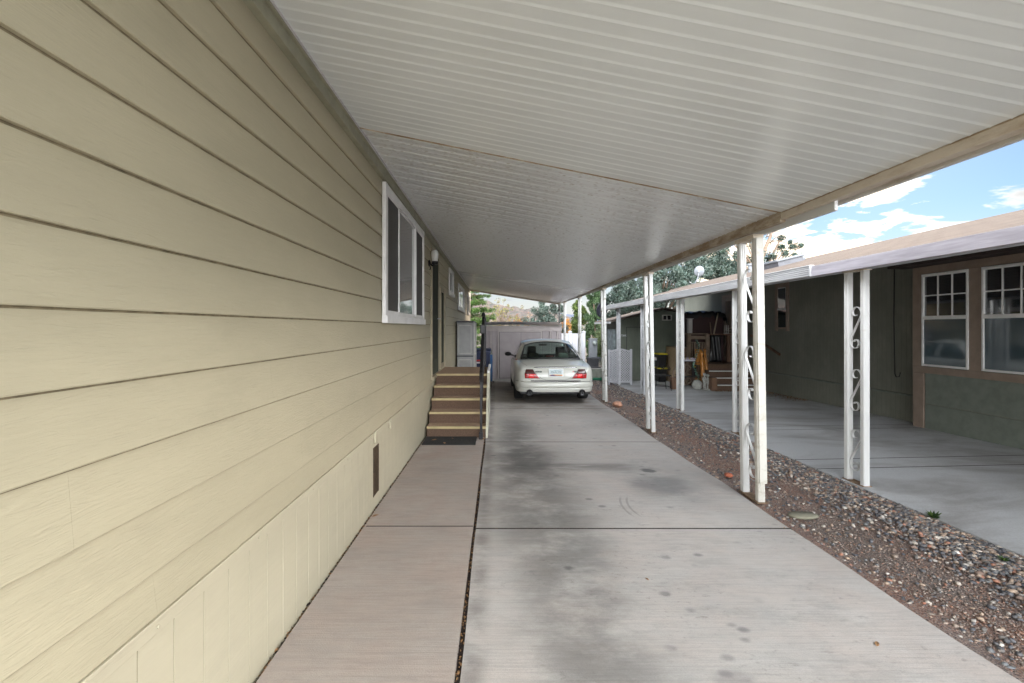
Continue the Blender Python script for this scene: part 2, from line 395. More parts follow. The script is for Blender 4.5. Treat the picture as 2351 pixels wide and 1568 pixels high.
t = NT('tan_asphalt_shingle', (.2, .15, .12), .9)
v = t.n('ShaderNodeTexBrick'); v.inputs['Scale'].default_value = 1.0; v.inputs['Brick Width'].default_value = .3; v.inputs['Row Height'].default_value = .14; v.inputs['Mortar Size'].default_value = .008
v.inputs['Color1'].default_value = (.19, .15, .125, 1); v.inputs['Color2'].default_value = (.15, .12, .10, 1); v.inputs['Mortar'].default_value = (.08, .06, .05, 1)
cx = t.n('ShaderNodeCombineXYZ'); X_ = t.xyz(); t.L(X_[1], cx.inputs[0]); t.L(X_[0], cx.inputs[1]); t.L(cx.outputs[0], v.inputs[0])
t.base(t.mix(t.mr(t.noise(60, 3), .35, .7, 0, .4), v.outputs[0], (.25, .21, .18))); t.bump(t.noise(90, 3), .5, .006); t.b.inputs['Specular IOR Level'].default_value = .05; t.b.inputs['Roughness'].default_value = 1.0; m_shingle = t.m
m_fascia = simple('mauve_wood_fascia', (.36, .335, .37), .75, amt=.2, scale=12, st=(1, .15, 2), bump=.4, bscale=30, bst=(1, .1, 1))
m_mauve = simple('mauve_shed_paint', (.35, .31, .315), .65, amt=.09, scale=3, bump=.2, bscale=60, bst=(1, 1, .1))
m_mauve2 = simple('mauve_shed_trim', (.44, .39, .38), .6, amt=.07)
m_rooft = simple('rusty_sheet_roof', (.2, .16, .13), .7, amt=.3)
m_carpet = simple('brown_outdoor_carpet', (.125, .078, .052), .95, amt=.2, scale=70, bump=.8, bscale=300)
m_carpett = simple('sunlit_outdoor_carpet', (.42, .29, .20), .95, amt=.15, scale=50, bump=.8, bscale=300)  # stair treads: brown carpet with the sun's lightening put into its colour
m_nose = simple('brass_yellow_stair_nosing', (.46, .37, .19), .45, amt=.12)
m_creamp = simple('cream_panel', (.60, .58, .46), .5, amt=.08)
m_iron = simple('black_wrought_iron', (.016, .015, .017), .38, metal=.2, amt=.3)
m_mat = simple('black_ribbed_rubber', (.022, .021, .02), .8, amt=.4, scale=40, bump=1, bscale=120, bst=(.1, 1, 1))
m_plas = simple('grey_resin', (.33, .33, .33), .5, amt=.07, bump=.15, bscale=160)
m_plasl = simple('light_grey_resin', (.55, .53, .50), .5, amt=.06)
m_plasd = simple('dark_grey_resin', (.09, .09, .1), .5)
m_blue = simple('navy_plastic', (.012, .022, .07), .4)
m_blue2 = simple('blue_painted_steel', (.01, .09, .25), .35)
m_red = simple('red_sticker', (.5, .02, .02), .4)
m_elec = simple('grey_electrical_enamel', (.27, .285, .31), .4, amt=.07)
m_util = simple('grey_green_box', (.23, .24, .20), .6, amt=.2)
m_hose = simple('green_hose_rubber', (.01, .16, .08), .35)
m_white = simple('white_fence_vinyl', (.42, .42, .45), .45, amt=.05)
m_blackp = simple('black_plastic', (.012, .012, .013), .4)
m_yel = simple('yellow_plastic', (.72, .62, .02), .4, amt=.05)
m_osb = simple('tan_particle_board', (.42, .31, .19), .7, amt=.12, scale=14)
m_wood = simple('brown_wood', (.17, .09, .05), .55, amt=.3, scale=6, st=(1, 1, .2))
m_pine = simple('varnished_orange_pine', (.55, .22, .035), .28, amt=.22, scale=8, st=(1, 1, .2), coat=.4)
m_greyw = simple('weathered_tan_wood', (.24, .18, .13), .75, amt=.2, scale=8)
m_cdark0 = simple('dark_grime', (.05, .04, .03), .9)
m_stone = simple('cast_concrete', (.36, .36, .33), .85, amt=.2, scale=12, bump=.4)
m_tarp = simple('black_tarp', (.01, .01, .011), .3, amt=.5, bump=.6, bscale=14)
m_maroon = simple('dark_maroon_cabinet', (.035, .008, .007), .5)
m_rock = simple('peach_rock', (.5, .27, .18), .85, amt=.25, scale=14, bump=.6, bscale=24)
m_dish = simple('grey_dish_enamel', (.17, .18, .195), .5, amt=.06)
m_dishd = simple('black_dish_enamel', (.02, .02, .03), .5)
m_leaf = simple('dry_leaf', (.28, .155, .07), .8, amt=.5, scale=30)
m_num = simple('white_house_numbers', (.6, .62, .64), .5)
m_flower = simple('lilac_flower', (.5, .42, .62), .7, amt=.4, scale=60)
m_vine = simple('variegated_green_leaf', (.10, .26, .18), .5, amt=.6, scale=50)
m_bark = simple('juniper_bark', (.17, .12, .085), .9, amt=.3, scale=14, bump=.7, bscale=30, bst=(1, 1, .2))
def leafmat(name, c, tr=.25):
    t = NT(name, c, .6, spec=.25); t.var(1.6, .38, 5)
    tb = t.n('ShaderNodeBsdfTranslucent'); tb.inputs[0].default_value = (*[min(1, v*1.6) for v in c], 1)
    mx = t.n('ShaderNodeMixShader'); mx.inputs[0].default_value = tr
    t.L(t.b.outputs[0], mx.inputs[1]); t.L(tb.outputs[0], mx.inputs[2]); t.L(mx.outputs[0], t.out.inputs[0]); return t.m
lf_jun = [leafmat('blue_green_juniper_leaf', (0.084, 0.118, 0.099)), leafmat('grey_juniper_leaf', (0.124, 0.149, 0.124)), leafmat('dark_juniper_leaf', (0.031, 0.050, 0.031))]
lf_ced = [leafmat('green_cedar_needle', (0.062, 0.118, 0.025)), leafmat('bright_cedar_needle', (0.105, 0.167, 0.043)), leafmat('dark_cedar_needle', (0.031, 0.062, 0.019))]
lf_cyp = [leafmat('cypress_green_leaf', (0.046, 0.081, 0.034)), leafmat('light_cypress_leaf', (0.074, 0.112, 0.050)), leafmat('dark_cypress_leaf', (0.019, 0.043, 0.015))]
lf_pine = [leafmat('yellow_green_pine_needle', (0.105, 0.143, 0.037)), leafmat('pine_needle', (0.074, 0.105, 0.031)), leafmat('dark_pine_needle', (0.037, 0.056, 0.019))]
lf_yel = [leafmat('yellow_autumn_leaf', (0.260, 0.236, 0.050), .35), leafmat('pale_tan_twig', (0.186, 0.149, 0.112)), leafmat('olive_leaf', (0.124, 0.136, 0.056))]
lf_or = [leafmat('orange_autumn_leaf', (0.341, 0.136, 0.025), .35), leafmat('gold_leaf', (0.341, 0.205, 0.037)), leafmat('brown_leaf', (0.155, 0.074, 0.031))]
lf_bush = [leafmat('pale_bush_leaf', (0.161, 0.192, 0.093)), leafmat('mid_bush_leaf', (0.112, 0.149, 0.068)), leafmat('dark_bush_leaf', (0.056, 0.081, 0.037))]

# ------------------------------------------------------------------ the setting
ms = MB()
ys = [-30, -10, 0, 15, 30, 45, 120, 500, 1500]
for i in range(len(ys)-1):
    ms.add([(-900, ys[i], g(ys[i])-.06), (900, ys[i], g(ys[i])-.06), (900, ys[i+1], g(ys[i+1])-.06), (-900, ys[i+1], g(ys[i+1])-.06)], [(0,1,2,3)])
ms.build('ground', m_ground, kind='structure')
def slab(x0, x1, y0, y1, top=0., bot=-.12):
    b = MB(); f = lambda y: g(y) + top
    vs = [(x0,y0,f(y0)+bot),(x1,y0,f(y0)+bot),(x1,y1,f(y1)+bot),(x0,y1,f(y1)+bot),(x0,y0,f(y0)),(x1,y0,f(y0)),(x1,y1,f(y1)),(x0,y1,f(y1))]
    return vs, [(0,3,2,1),(4,5,6,7),(0,1,5,4),(1,2,6,5),(2,3,7,6),(3,0,4,7)]
def edgeX(y): return 2.235 + .012*math.sin(y*1.7) + .008*math.sin(y*4.1+1) + max(0, y-4)*.006
d = MB(); cuts = [-6, -2.9, .55, 3.665, 6.62, 9.62, 12.6, 15.22]
for i in range(len(cuts)-1):
    a, b = cuts[i]+.0115, cuts[i+1]-.0115; n = 14
    vs = []; fs = []
    for k in range(n+1):
        y = a + (b-a)*k/n; j1 = .003*math.sin(y*3.3)
        vs += [(-.158+j1, y, g(y)-.12), (-.158+j1, y, g(y)), (edgeX(y)-.012, y, g(y)), (edgeX(y), y, g(y)-.015), (edgeX(y)+.01, y, g(y)-.12)]
    for k in range(n):
        for j in range(4): q = k*5+j; fs.append((q, q+1, q+6, q+5))
    fs += [(0,1,2,3,4), tuple(n*5+j for j in (4,3,2,1,0))]
    d.add(vs, fs)
d.build('driveway', m_conc, kind='structure')
d = MB()
for a, b in ((-6, .55), (.55, 3.70), (3.70, 6.62), (6.62, 15.22)):
    d.add(*slab(-1.015, -.182, a+.0095, b-.0095, .004))
d.build('path', m_conc2, kind='structure')
d = MB(); d.add(*slab(-1.06, 2.3, -6, 15.22, -.028, -.05))
for yj in (.55, 3.665, 6.62, 9.62, 12.6): d.add(*slab(-.17, 2.23, yj-.013, yj+.013, -.0006, -.02))
for yj in (.55, 3.70): d.add(*slab(-1.0, -.185, yj-.011, yj+.011, .0034, -.02))
d.build('driveway_base', m_joint, kind='structure')
# debris lying in the long joint
V = []; Fc = []; 
for i in range(2600):
    y = rng.uniform(.9, 9); x = -.170 + rng.normal(0, .006); s = rng.uniform(.002, .007); a = rng.uniform(0, 6.28)
    if rng.random() < .35: x = -1.03 + rng.normal(0, .008); s *= 1.5
    if rng.random() < .08: y = 3.665 + rng.normal(0, .004); x = rng.uniform(-1, 2.2)
    z = g(y) - .016 + rng.uniform(0, .014); b = len(V)
    ca, sa = math.cos(a)*s, math.sin(a)*s
    V += [(x+ca, y+sa*2, z), (x-sa, y+ca, z+s*.6), (x-ca, y-sa*2, z), (x+sa, y-ca, z+s*.3)]; Fc.append((b, b+1, b+2, b+3))
o = npmesh('leaf_debris', V, Fc, [m_leaf, m_joint], mi=rng.integers(0, 2, len(Fc))); o['kind'] = 'stuff'; tag(o, 'dry leaf crumbs and grit caught in the joints of the concrete', 'debris')
# neighbour's drive
d = MB()
for a, b in ((-4, 2.095), (2.10, 5.285), (5.295, 5.673), (5.683, 7.395), (7.402, 7.675), (7.682, 10.915), (10.92, 16.9)):
    s1 = slab(3.50, 7.2, a+.006, b-.006, .0)
    vs = [Vector(p) for p in s1[0]]
    d.add([(p.x, p.y + (p.x-3.5)*.07*(0 if (p.y < 4 or p.y > 12) else 1), p.z) for p in vs], s1[1])
d.build('neighbor_driveway', m_conc3, kind='structure')
d = MB(); d.add(*slab(3.49, 7.2, -4, 17, -.022, -.05))
for yj in (2.1, 5.29, 5.678, 7.399, 7.679, 10.918):
    s1 = slab(3.505, 7.15, yj-.024, yj+.024, -.0006, -.01); k_ = 0 if (yj < 4 or yj > 12) else .07
    d.add([(p[0], p[1] + (p[0]-3.5)*k_, p[2]) for p in s1[0]], s1[1])
d.build('neighbor_driveway_base', m_joint, kind='structure')
# gravel band bed
bed = MB()
def bedz(u, v):
    x = 2.2 + 1.34*u; y = .5 + 19*v
    return (x, y, g(y) - .034 + .018*max(0, 1-(x-2.2)/.25) + .016*mnoise.noise(Vector((x*2.2, y*1.4, 0))) + .012*u)
bed.grid(bedz, 20, 160); o = bed.build('gravel_bed', m_dirt, kind='structure', smooth=True)
# pebbles
bmm = bmesh.new(); bmesh.ops.create_icosphere(bmm, subdivisions=1, radius=1); iv = np.array([v.co[:] for v in bmm.verts]); ifc = np.array([[v.index for v in f.verts] for f in bmm.faces]); bmm.free()
pal = np.array([(.045,.05,.065),(.08,.085,.10),(.12,.11,.105),(.26,.20,.16),(.36,.26,.19),(.50,.44,.38),(.62,.58,.53),(.30,.13,.08),(.20,.13,.10),(.13,.14,.15),(.34,.31,.28)])
def pebbles(n, smin, smax, fx, ylo, yhi, ypow, pw, zoff=0, pal=pal):
    Vs = []; Cs = []; Fs = []; b = 0
    for i in range(n):
        y = ylo + (yhi-ylo)*rng.random()**ypow; x = fx(y); s = rng.uniform(smin, smax)
        sc = np.array([s*rng.uniform(.7, 1.35), s*rng.uniform(.6, 1.0), s*rng.uniform(.4, .7)])
        a = rng.uniform(0, 6.28); tl = rng.normal(0, .3)
        p = iv*sc*(1+rng.normal(0, .13, (12, 1)))
        ca, sa = math.cos(a), math.sin(a); p = p @ np.array([[ca, sa, 0], [-sa, ca, 0], [0, 0, 1]])
        ct, st2 = math.cos(tl), math.sin(tl); p = p @ np.array([[1, 0, 0], [0, ct, st2], [0, -st2, ct]])
        z = g(y) - .028 + .014*(x-2.2)/1.34 + sc[2]*.55 + zoff + .014*mnoise.noise(Vector((x*2.2, y*1.4, 0)))
        Vs.append(p + (x, y, z)); Fs.append(ifc + b); b += 12
        c = pal[rng.choice(len(pal), p=pw)]*rng.uniform(.8, 1.25)*(.8 if smax < .009 else 1); Cs.append(np.repeat(c[None], 12, 0))
    return np.concatenate(Vs), np.concatenate(Fs), np.concatenate(Cs)
pw = np.array([.17,.16,.13,.13,.10,.06,.025,.05,.08,.08,.05]); pw = pw/pw.sum()
v1, f1, c1 = pebbles(14500, .009, .023, lambda y: 3.50 - abs(rng.normal(0, 1))*.27 - .01, 2.2, 16.5, 1.7, pw)
k = v1[:, 0] > 2.26
v2, f2, c2 = pebbles(17000, .003, .008, lambda y: rng.uniform(2.29, 3.45), 2.0, 9.0, 1.8, np.array([.3,.2,.2,.1,.1,.1]), 0, np.array([(.26,.17,.13),(.33,.17,.11),(.2,.15,.125),(.40,.33,.28),(.12,.105,.10),(.5,.42,.36)]))
v3, f3, c3 = pebbles(2000, .007, .018, lambda y: 2.28 + min(1.15, abs(rng.normal(0, .12 if rng.random() < .5 else .6))), 2.0, 16.5, 1.1, pw)
npmesh('gravel', np.concatenate([v1, v2, v3]), np.concatenate([f1, f2+len(v1), f3+len(v1)+len(v2)]), m_peb, col=np.concatenate([c1, c2, c3]), smooth=True)['kind'] = 'stuff'
tag(bpy.data.objects['gravel'], 'mixed river pebbles and grit between the two driveways', 'gravel')

# hills
def hill(name, y0, ctrl, m, depth, kind='structure'):
    b = MB(); xs = np.linspace(ctrl[0][0], ctrl[-1][0], 160); cxs = [c[0] for c in ctrl]; czs = [c[1] for c in ctrl]
    def fn(u, v):
        px = ctrl[0][0] + (ctrl[-1][0]-ctrl[0][0])*u; py = np.interp(px, cxs, czs)
        top = H + (VY-py)*y0/F; Y = y0 - depth*(1-v)
        z = -1.5 + (top+1.5)*(v**.9); n_ = mnoise.fractal(Vector((px*.05, v*6, 1.3)), .8, 2.1, 5)
        return ((px-VX)*y0/F, Y, z + n_*top*.10*min(1, v*3) + (rng.uniform(0, .012)*top if v > .2 else 0))
    b.grid(fn, 260, 40); return b.build(name, m, kind=kind, smooth=False)
t = NT('scrubby_hillside', (.2, .16, .13), .95); f = t.mr(t.noise(.09, 6, .7), .42, .6)
t.base(t.mix(t.mr(t.noise(.012, 4), .4, .65), t.mix(f, (.115, .082, .07), (.055, .06, .052)), t.mix(f, (.14, .092, .075), (.07, .07, .055)))); m_hill = t.m
hill('hill', 420, [(700,640),(980,655),(1060,668),(1105,684),(1130,694),(1150,703),(1190,706),(1226,708),(1262,716),(1300,730),(1400,746),(1600,750)], m_hill, 240)
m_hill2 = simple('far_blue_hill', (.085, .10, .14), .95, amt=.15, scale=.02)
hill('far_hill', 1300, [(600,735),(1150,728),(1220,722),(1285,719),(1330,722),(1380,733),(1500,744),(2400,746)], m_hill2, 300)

# ------------------------------------------------------------------ near house
WX = -1.04
house = thing('mobile_home', 'long beige lap-sided mobile home filling the left side, under the white carport roof', 'house', (WX, 6, 0))
lines = [.60, .735, .929, 1.127, 1.324, 1.517, 1.711, 1.905, 2.10, 2.29, 2.475, 2.655, 2.83]
YA, YB = -4.5, 18.4
openings = [(4.30, 6.60, 1.52, 2.78), (7.52, 8.42, .72, 2.74), (8.60, 9.27, .72, 2.22), (10.2, 11.2, 2.16, 2.74), (12.55, 14.7, 1.93, 2.63), (16.6, 17.4, 1.93, 2.60)]
b = MB()
for i in range(len(lines)-1):
    z0, z1 = lines[i], lines[i+1]
    segs = [(YA, YB)]
    nseg = 60
    prev = None
    # board: face leans out towards its lower edge, with an underside lip; butt ends at random
    yj = YA; 
    while yj < YB:
        ln = 3.66 if yj > YA else rng.uniform(.8, 3.6); ye = min(YB, yj + ln)
        o0 = .018; vs = []; k = max(2, int((ye-yj)/.4))
        for j in range(k+1):
            y = yj + .0002 + (ye-yj-.0004)*j/k; wv = .0012*mnoise.noise(Vector((y*1.3, z0*7, 0)))
            vs += [(WX-.012, y, z0+.001), (WX+o0+wv-.002, y, z0+.001), (WX+o0+wv, y, z0+.005), (WX+.0025+wv*.5, y, z1-.006), (WX+.001+wv*.5, y, z1+.012)]
        fs = []; mm = []
        for j in range(k):
            for q in range(4): fs.append((j*5+q, j*5+q+1, j*5+q+6, j*5+q+5)); mm.append(1 if q == 3 else 0)  # top band of each board carries the lap's shadow as colour
        fs += [(0,1,2,3,4), tuple(k*5+q for q in (4,3,2,1,0))]; mm += [0, 0]
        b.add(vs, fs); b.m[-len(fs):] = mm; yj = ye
b.box((WX-.25, YA, .5), (WX-.012, YB, 2.9))
b.build('wall', [m_siding, m_gapshade], house)
b = MB(); b.box((WX-.1, YA, -.5), (WX+.0015, YB, .575), 1)  # dark backing paints the shade between the skirting boards
y = YA
vs = []; n_ = 0
yy = YA + .05
while yy < YB:
    ln = .155 - .002
    b.box((WX-.02, yy, -.40), (WX+.004, min(YB, yy+ln), .56)); yy += .158
b.build('skirting', [m_skirt, m_gapshade], house)
b = MB(); b.box((WX-.01, YA, .545), (WX+.014, YB, .585)); b.box((WX-.01, YA, .585), (WX+.022, YB, .598))
for y in np.arange(-.5, 18, .62):
    b.lathe([(.006, 0), (.006, .004), (.0, .006)], (WX+.015, y+.1, .566), 8, 'X')
for y in (4.05, 4.62): b.box((WX+.012, y, .50), (WX+.028, y+.03, .60))
b.build('trim_strip', m_skirt, house, bevel=.002)
b = MB()
for zz in np.arange(.06, .45, .012): b.box((WX-.0, 4.05, zz), (WX+.012, 4.21, zz+.006))
b.box((WX, 4.04, .05), (WX+.010, 4.055, .46)); b.box((WX, 4.205, .05), (WX+.010, 4.22, .46)); b.box((WX-.002, 4.05, .05), (WX+.007, 4.21, .46))
b.build('vent', simple('rusty_dark_vent', (.07, .045, .025), .6, amt=.4, scale=30), house)
b = MB(); b.box((WX, YA, 2.80), (WX+.045, YB-.1, 2.872)); b.box((WX, YA, 2.872), (WX+.06, YB-.1, 2.895)); b.build('frieze_board', m_trimg, house, bevel=.003)
b = MB(); b.box((WX-.05, YB-.02, .55), (WX+.028, YB+.06, 2.80)); b.build('corner_board', simple('pale_corner_trim', (.7, .66, .55), .5), house, bevel=.003)

def window(parent, y0, y1, z0, z1, panes, frame=.075, sill=True, X=WX+.012, sgn=1, mt=None):
    mt = mt or m_trimw
    b = MB(); t_ = .03*sgn
    def bx(ya, yb, za, zb, xa, xb): b.box((min(xa, xb), ya, za), (max(xa, xb), yb, zb))
    xo, xi = X+.042*sgn, X+.006*sgn
    bx(y0, y0+frame, z0+.004, z1, xi, xo); bx(y1-frame, y1, z0+.004, z1, xi, xo)
    bx(y0+frame, y1-frame, z1-frame, z1-.002, xi, xo-.002*sgn); 
    if sill: bx(y0-.005, y1+.005, z0-.02, z0+.05, xi, xo+.015*sgn)
    bx(y0+frame, y1-frame, z0+.05, z0+.075, xi, xo-.006*sgn)
    w = b.build('window', mt, parent, bevel=.003)
    ya = y0+frame; W_ = y1-y0-2*frame
    for fr0, fr1, mat_, dep in panes:
        p = MB(); a, c = ya+W_*fr0, ya+W_*fr1; xx = X+dep*sgn
        za, zb = z0+.075, z1-frame
        p.box((min(xx-.012, xx), a+.02, za+.02), (max(xx-.012, xx), c-.02, zb-.02)); p.build('pane', mat_, w)
        s_ = MB()
        for q in ((a, a+.022, za, zb), (c-.022, c, za, zb), (a+.022, c-.022, za, za+.022), (a+.022, c-.022, zb-.022, zb)):
            s_.box((xx-.016, q[0], q[2]), (xx+.012, q[1], q[3]))
        s_.build('sash', mt, w, bevel=.002)
    return w
window(house, 4.30, 6.58, 1.53, 2.77, [(0, .26, m_screen, .026), (.26, .73, m_glassmid, .012), (.73, 1, m_screen, .026)])
window(house, 10.2, 11.15, 2.18, 2.74, [(0, .5, m_screen, .02), (.5, 1, m_glassdark, .01)], .06)
window(house, 12.6, 14.7, 1.94, 2.63, [(0, .45, m_glassdark, .02), (.45, 1, m_glassmid, .01)], .06)
window(house, 16.6, 17.5, 1.94, 2.62, [(0, 1, m_glassdark, .02)], .06)
# doors (frame > panel, glass)
b = MB(); b.box((WX-.02, 7.50, .70), (WX+.035, 7.56, 2.72)); b.box((WX-.02, 8.38, .70), (WX+.035, 8.46, 2.72)); b.box((WX-.02, 7.56, 2.66), (WX+.035, 8.38, 2.72)); b.box((WX-.02, 7.50, .66), (WX+.06, 8.46, .70))
dr = b.build('door', m_tan, house, bevel=.003)
b = MB(); b.box((WX, 7.565, .715), (WX+.025, 7.66, 2.655)); b.box((WX, 8.28, .715), (WX+.025, 8.375, 2.655)); b.box((WX, 7.66, 2.55), (WX+.025, 8.28, 2.655)); b.box((WX, 7.66, .715), (WX+.025, 8.28, .95)); b.box((WX, 7.66, 1.60), (WX+.022, 8.28, 1.68)); b.build('storm_door', m_doorg, dr, bevel=.004)
b = MB(); b.box((WX-.01, 7.661, .951), (WX+.0205, 8.279, 2.549)); b.build('door_glass', simple('dull_door_screen', (.05, .055, .045), .8, spec=.1), dr)
b = MB(); b.tube([(WX+.03, 8.2, 1.62), (WX+.07, 8.2, 1.62), (WX+.07, 8.28, 1.62)], .009); b.build('handle', m_elec, dr)
# open screen leaf: narrow dark panel standing beside the door
b = MB(); b.box((WX+.0, 8.60, .74), (WX+.045, 8.68, 2.20)); b.box((WX, 9.20, .74), (WX+.06, 9.28, 2.20)); b.box((WX, 8.68, 2.12), (WX+.04, 9.20, 2.20)); b.box((WX, 8.68, .74), (WX+.04, 9.20, .82))
sp_ = b.build('side_panel', m_tan, house, bevel=.003)
b = MB(); b.box((WX-.0, 8.68, .82), (WX+.026, 9.20, 2.12)); b.build('panel_pane', m_doorg, sp_)
# wall lamp
lamp = thing('wall_lamp', 'jelly-jar wall lantern with a dark cap beside the dark green door of the beige house', 'lamp', (WX+.02, 7.28, 2.46))
b = MB(); b.lathe([(.05, 0), (.05, .015), (.02, .03)], (WX+.012, 7.28, 2.44), 16, 'X'); b.tube([(WX+.02, 7.28, 2.44), (WX+.07, 7.28, 2.40), (WX+.10, 7.28, 2.43)], .014); b.lathe([(.045, .0), (.052, .02), (.05, .045)], (WX+.105, 7.28, 2.42), 16); b.tube([(WX+.02,7.25,2.42),(WX+.05,7.22,2.36),(WX+.04,7.2,2.33)], .008); b.build('bracket', m_iron, lamp, smooth=True)
b = MB(); b.lathe([(.044, 0), (.05, .05), (.056, .11), (.05, .15), (.03, .17), (0, .175)], (WX+.105, 7.28, 2.465), 18)
b.build('jar', simple('frosted_lamp_glass', (.7, .7, .68), .25, amt=.04), lamp, smooth=True)

# ------------------------------------------------------------------ carport
cp = thing('carport', 'long white aluminium carport roof on scrollwork posts over the concrete driveway', 'carport', (.7, 8, 0))
XL = WX + .058
def zl(y): return 2.90 - .0018*max(0, y)
def xr(y): return 2.33 + max(0, y-4)*.0085
def zr(y): return 2.414 - .0006*max(0, y-4)
def yr(yl):
    if yl < 0: return yl
    if yl < 3.435: return yl*1.153
    return 3.96 + (yl-3.435)*1.033
def ceil_pt(u, yl, dz=0):
    Y = yl + (yr(yl)-yl)*u
    x = XL + (xr(Y)-XL)*u
    return (x, Y, zl(yl)*(1-u) + zr(Y)*u + dz)
# near pans: flat pans with raised double ribs
def strip(profile, ylist, name, m, smooth):
    vs = []; fs = []; nu = 14
    for yl, h in ylist:
        for i in range(nu+1): vs.append(ceil_pt(i/nu, yl, h))
    for k in range(len(ylist)-1):
        for i in range(nu): q = k*(nu+1)+i; fs.append((q, q+1, q+nu+2, q+nu+1))
    b = MB(); b.add(vs, fs); return b.build(name, m, cp, smooth=smooth, auto=False)
yl = []; y = -1.2; pitch = .0855
while y < 3.435 - pitch*.5:
    yl += [(y, .0), (y+pitch*.09, -.0022), (y+pitch*.13, -.0032), (y+pitch*.18, -.0032), (y+pitch*.22, .0008), (y+pitch*.26, .0012), (y+pitch*.96, .0005)]
    y += pitch
yl.append((3.435, 0)); strip(None, yl, 'roof_pan', m_ceil1, False)
yl = []; y = 3.435; pitch = .19
while y < 17.75:
    yl += [(y, .010), (y+pitch*.30, .0095), (y+pitch*.36, .0075), (y+pitch*.42, .0065), (y+pitch*.48, .0075), (y+pitch*.54, .0095), (y+pitch*.84, .010), (y+pitch*.89, .0055), (y+pitch*.93, .0040), (y+pitch*.97, .0060)]
    y += pitch
o = strip(None, yl, 'roof_sheet', m_ceil2, False)
# dark open rib ends above the edge beam
b = MB(); b.bar(Vector(ceil_pt(1.0, -1.1, -.004))+Vector((-.004,0,0)), Vector(ceil_pt(1.0, 3.42, -.004))+Vector((-.004,0,0)), .006, .007); b.build('edge_caulk', m_beamb, cp)
# seam strip, top skin
vs = []; fs = []
b = MB()
for i in range(20):
    p, q = ceil_pt(i/20, 3.435, -.004), ceil_pt((i+1)/20, 3.435, -.004); b.bar(p, q, .005, .010)
b.build('seam', m_beamb, cp)
b = MB(); n_ = 20
for k, dz in ((0, .05), (1, .09)):
    pass
ylist = [-1.2 + i*(19.0/20) for i in range(21)]
vs = [ceil_pt(u, y_, .05) for y_ in ylist for u in (0, 1)] + [ceil_pt(u, y_, .08) for y_ in ylist for u in (0, 1)]
fs = []
for k in range(20):
    q = 2*k; fs += [(q, q+1, q+3, q+2), (q+42, q+44, q+45, q+43), (q, q+2, q+44, q+42), (q+1, q+43, q+45, q+3)]
fs += [(0, 42, 43, 1), (40, 41, 83, 82)]
b.add(vs, fs); b.build('roof_skin', m_trimw2, cp)
# ledger along the house, edge trims
b = MB()
for a, c_ in ((-1.2, 17.75),): b.add([(WX+.02, a, 2.888), (XL+.006, a, 2.888), (XL+.006, c_, zl(c_)-.012), (WX+.02, c_, zl(c_)-.012), (WX+.02, a, 2.96), (XL+.006, a, 2.96), (XL+.006, c_, zl(c_)+.05), (WX+.02, c_, zl(c_)+.05)], [(0,3,2,1),(4,5,6,7),(0,1,5,4),(1,2,6,5),(2,3,7,6),(3,0,4,7)])
b.build('ledger', simple('lilac_white_flashing', (.55, .53, .54), .4), cp)
b = MB()
for i in range(12):
    p, q = Vector(ceil_pt(i/12, 17.75, .0)), Vector(ceil_pt((i+1)/12, 17.75, .0)); b.bar(p+Vector((0,.02,.0)), q+Vector((0,.02,.0)), .03, .10)
b.build('end_trim', m_beam, cp)
def beamz(y): return 2.25 + .008*y
def beam_seg(y0, y1, x0, x1, zb, zt, name, m):
    b = MB(); n = max(1, int((y1-y0)/1.5)); vs = []; fs = []
    for k in range(n+1):
        y = y0 + (y1-y0)*k/n; X0 = x0 + xr(y)-2.33
        X1 = x1 + xr(y)-2.33
        vs += [(X0, y, zb(y)), (X1, y, zb(y)), (X1, y, zt(y)), (X0, y, zt(y))]
    for k in range(n):
        for j in range(4): fs.append((k*4+j, k*4+(j+1)%4, k*4+4+(j+1)%4, k*4+4+j))
    fs += [(0,3,2,1), tuple(n*4+j for j in range(4))]
    b.add(vs, fs); return b.build(name, m, cp, bevel=.004)
beam_seg(3.97, 18.75, 2.325, 2.37, lambda y: beamz(y)+.055, lambda y: zr(y)+.035, 'beam', m_beamb)
beam_seg(-1.2, 3.965, 2.326, 2.372, lambda y: 2.355, lambda y: zr(y)+.035, 'beam', m_beam)
beam_seg(3.4, 18.75, 2.374, 2.40, lambda y: beamz(y)+.015, lambda y: zr(y)+.07, 'beam_flange', m_post)
beam_seg(-1.2, 4.03, 2.402, 2.56, lambda y: 2.415, lambda y: zr(y)+.06, 'gutter', m_beam)
beam_seg(-1.2, 4.02, 2.56, 2.60, lambda y: 2.395, lambda y: zr(y)+.10, 'gutter_face', m_postb)

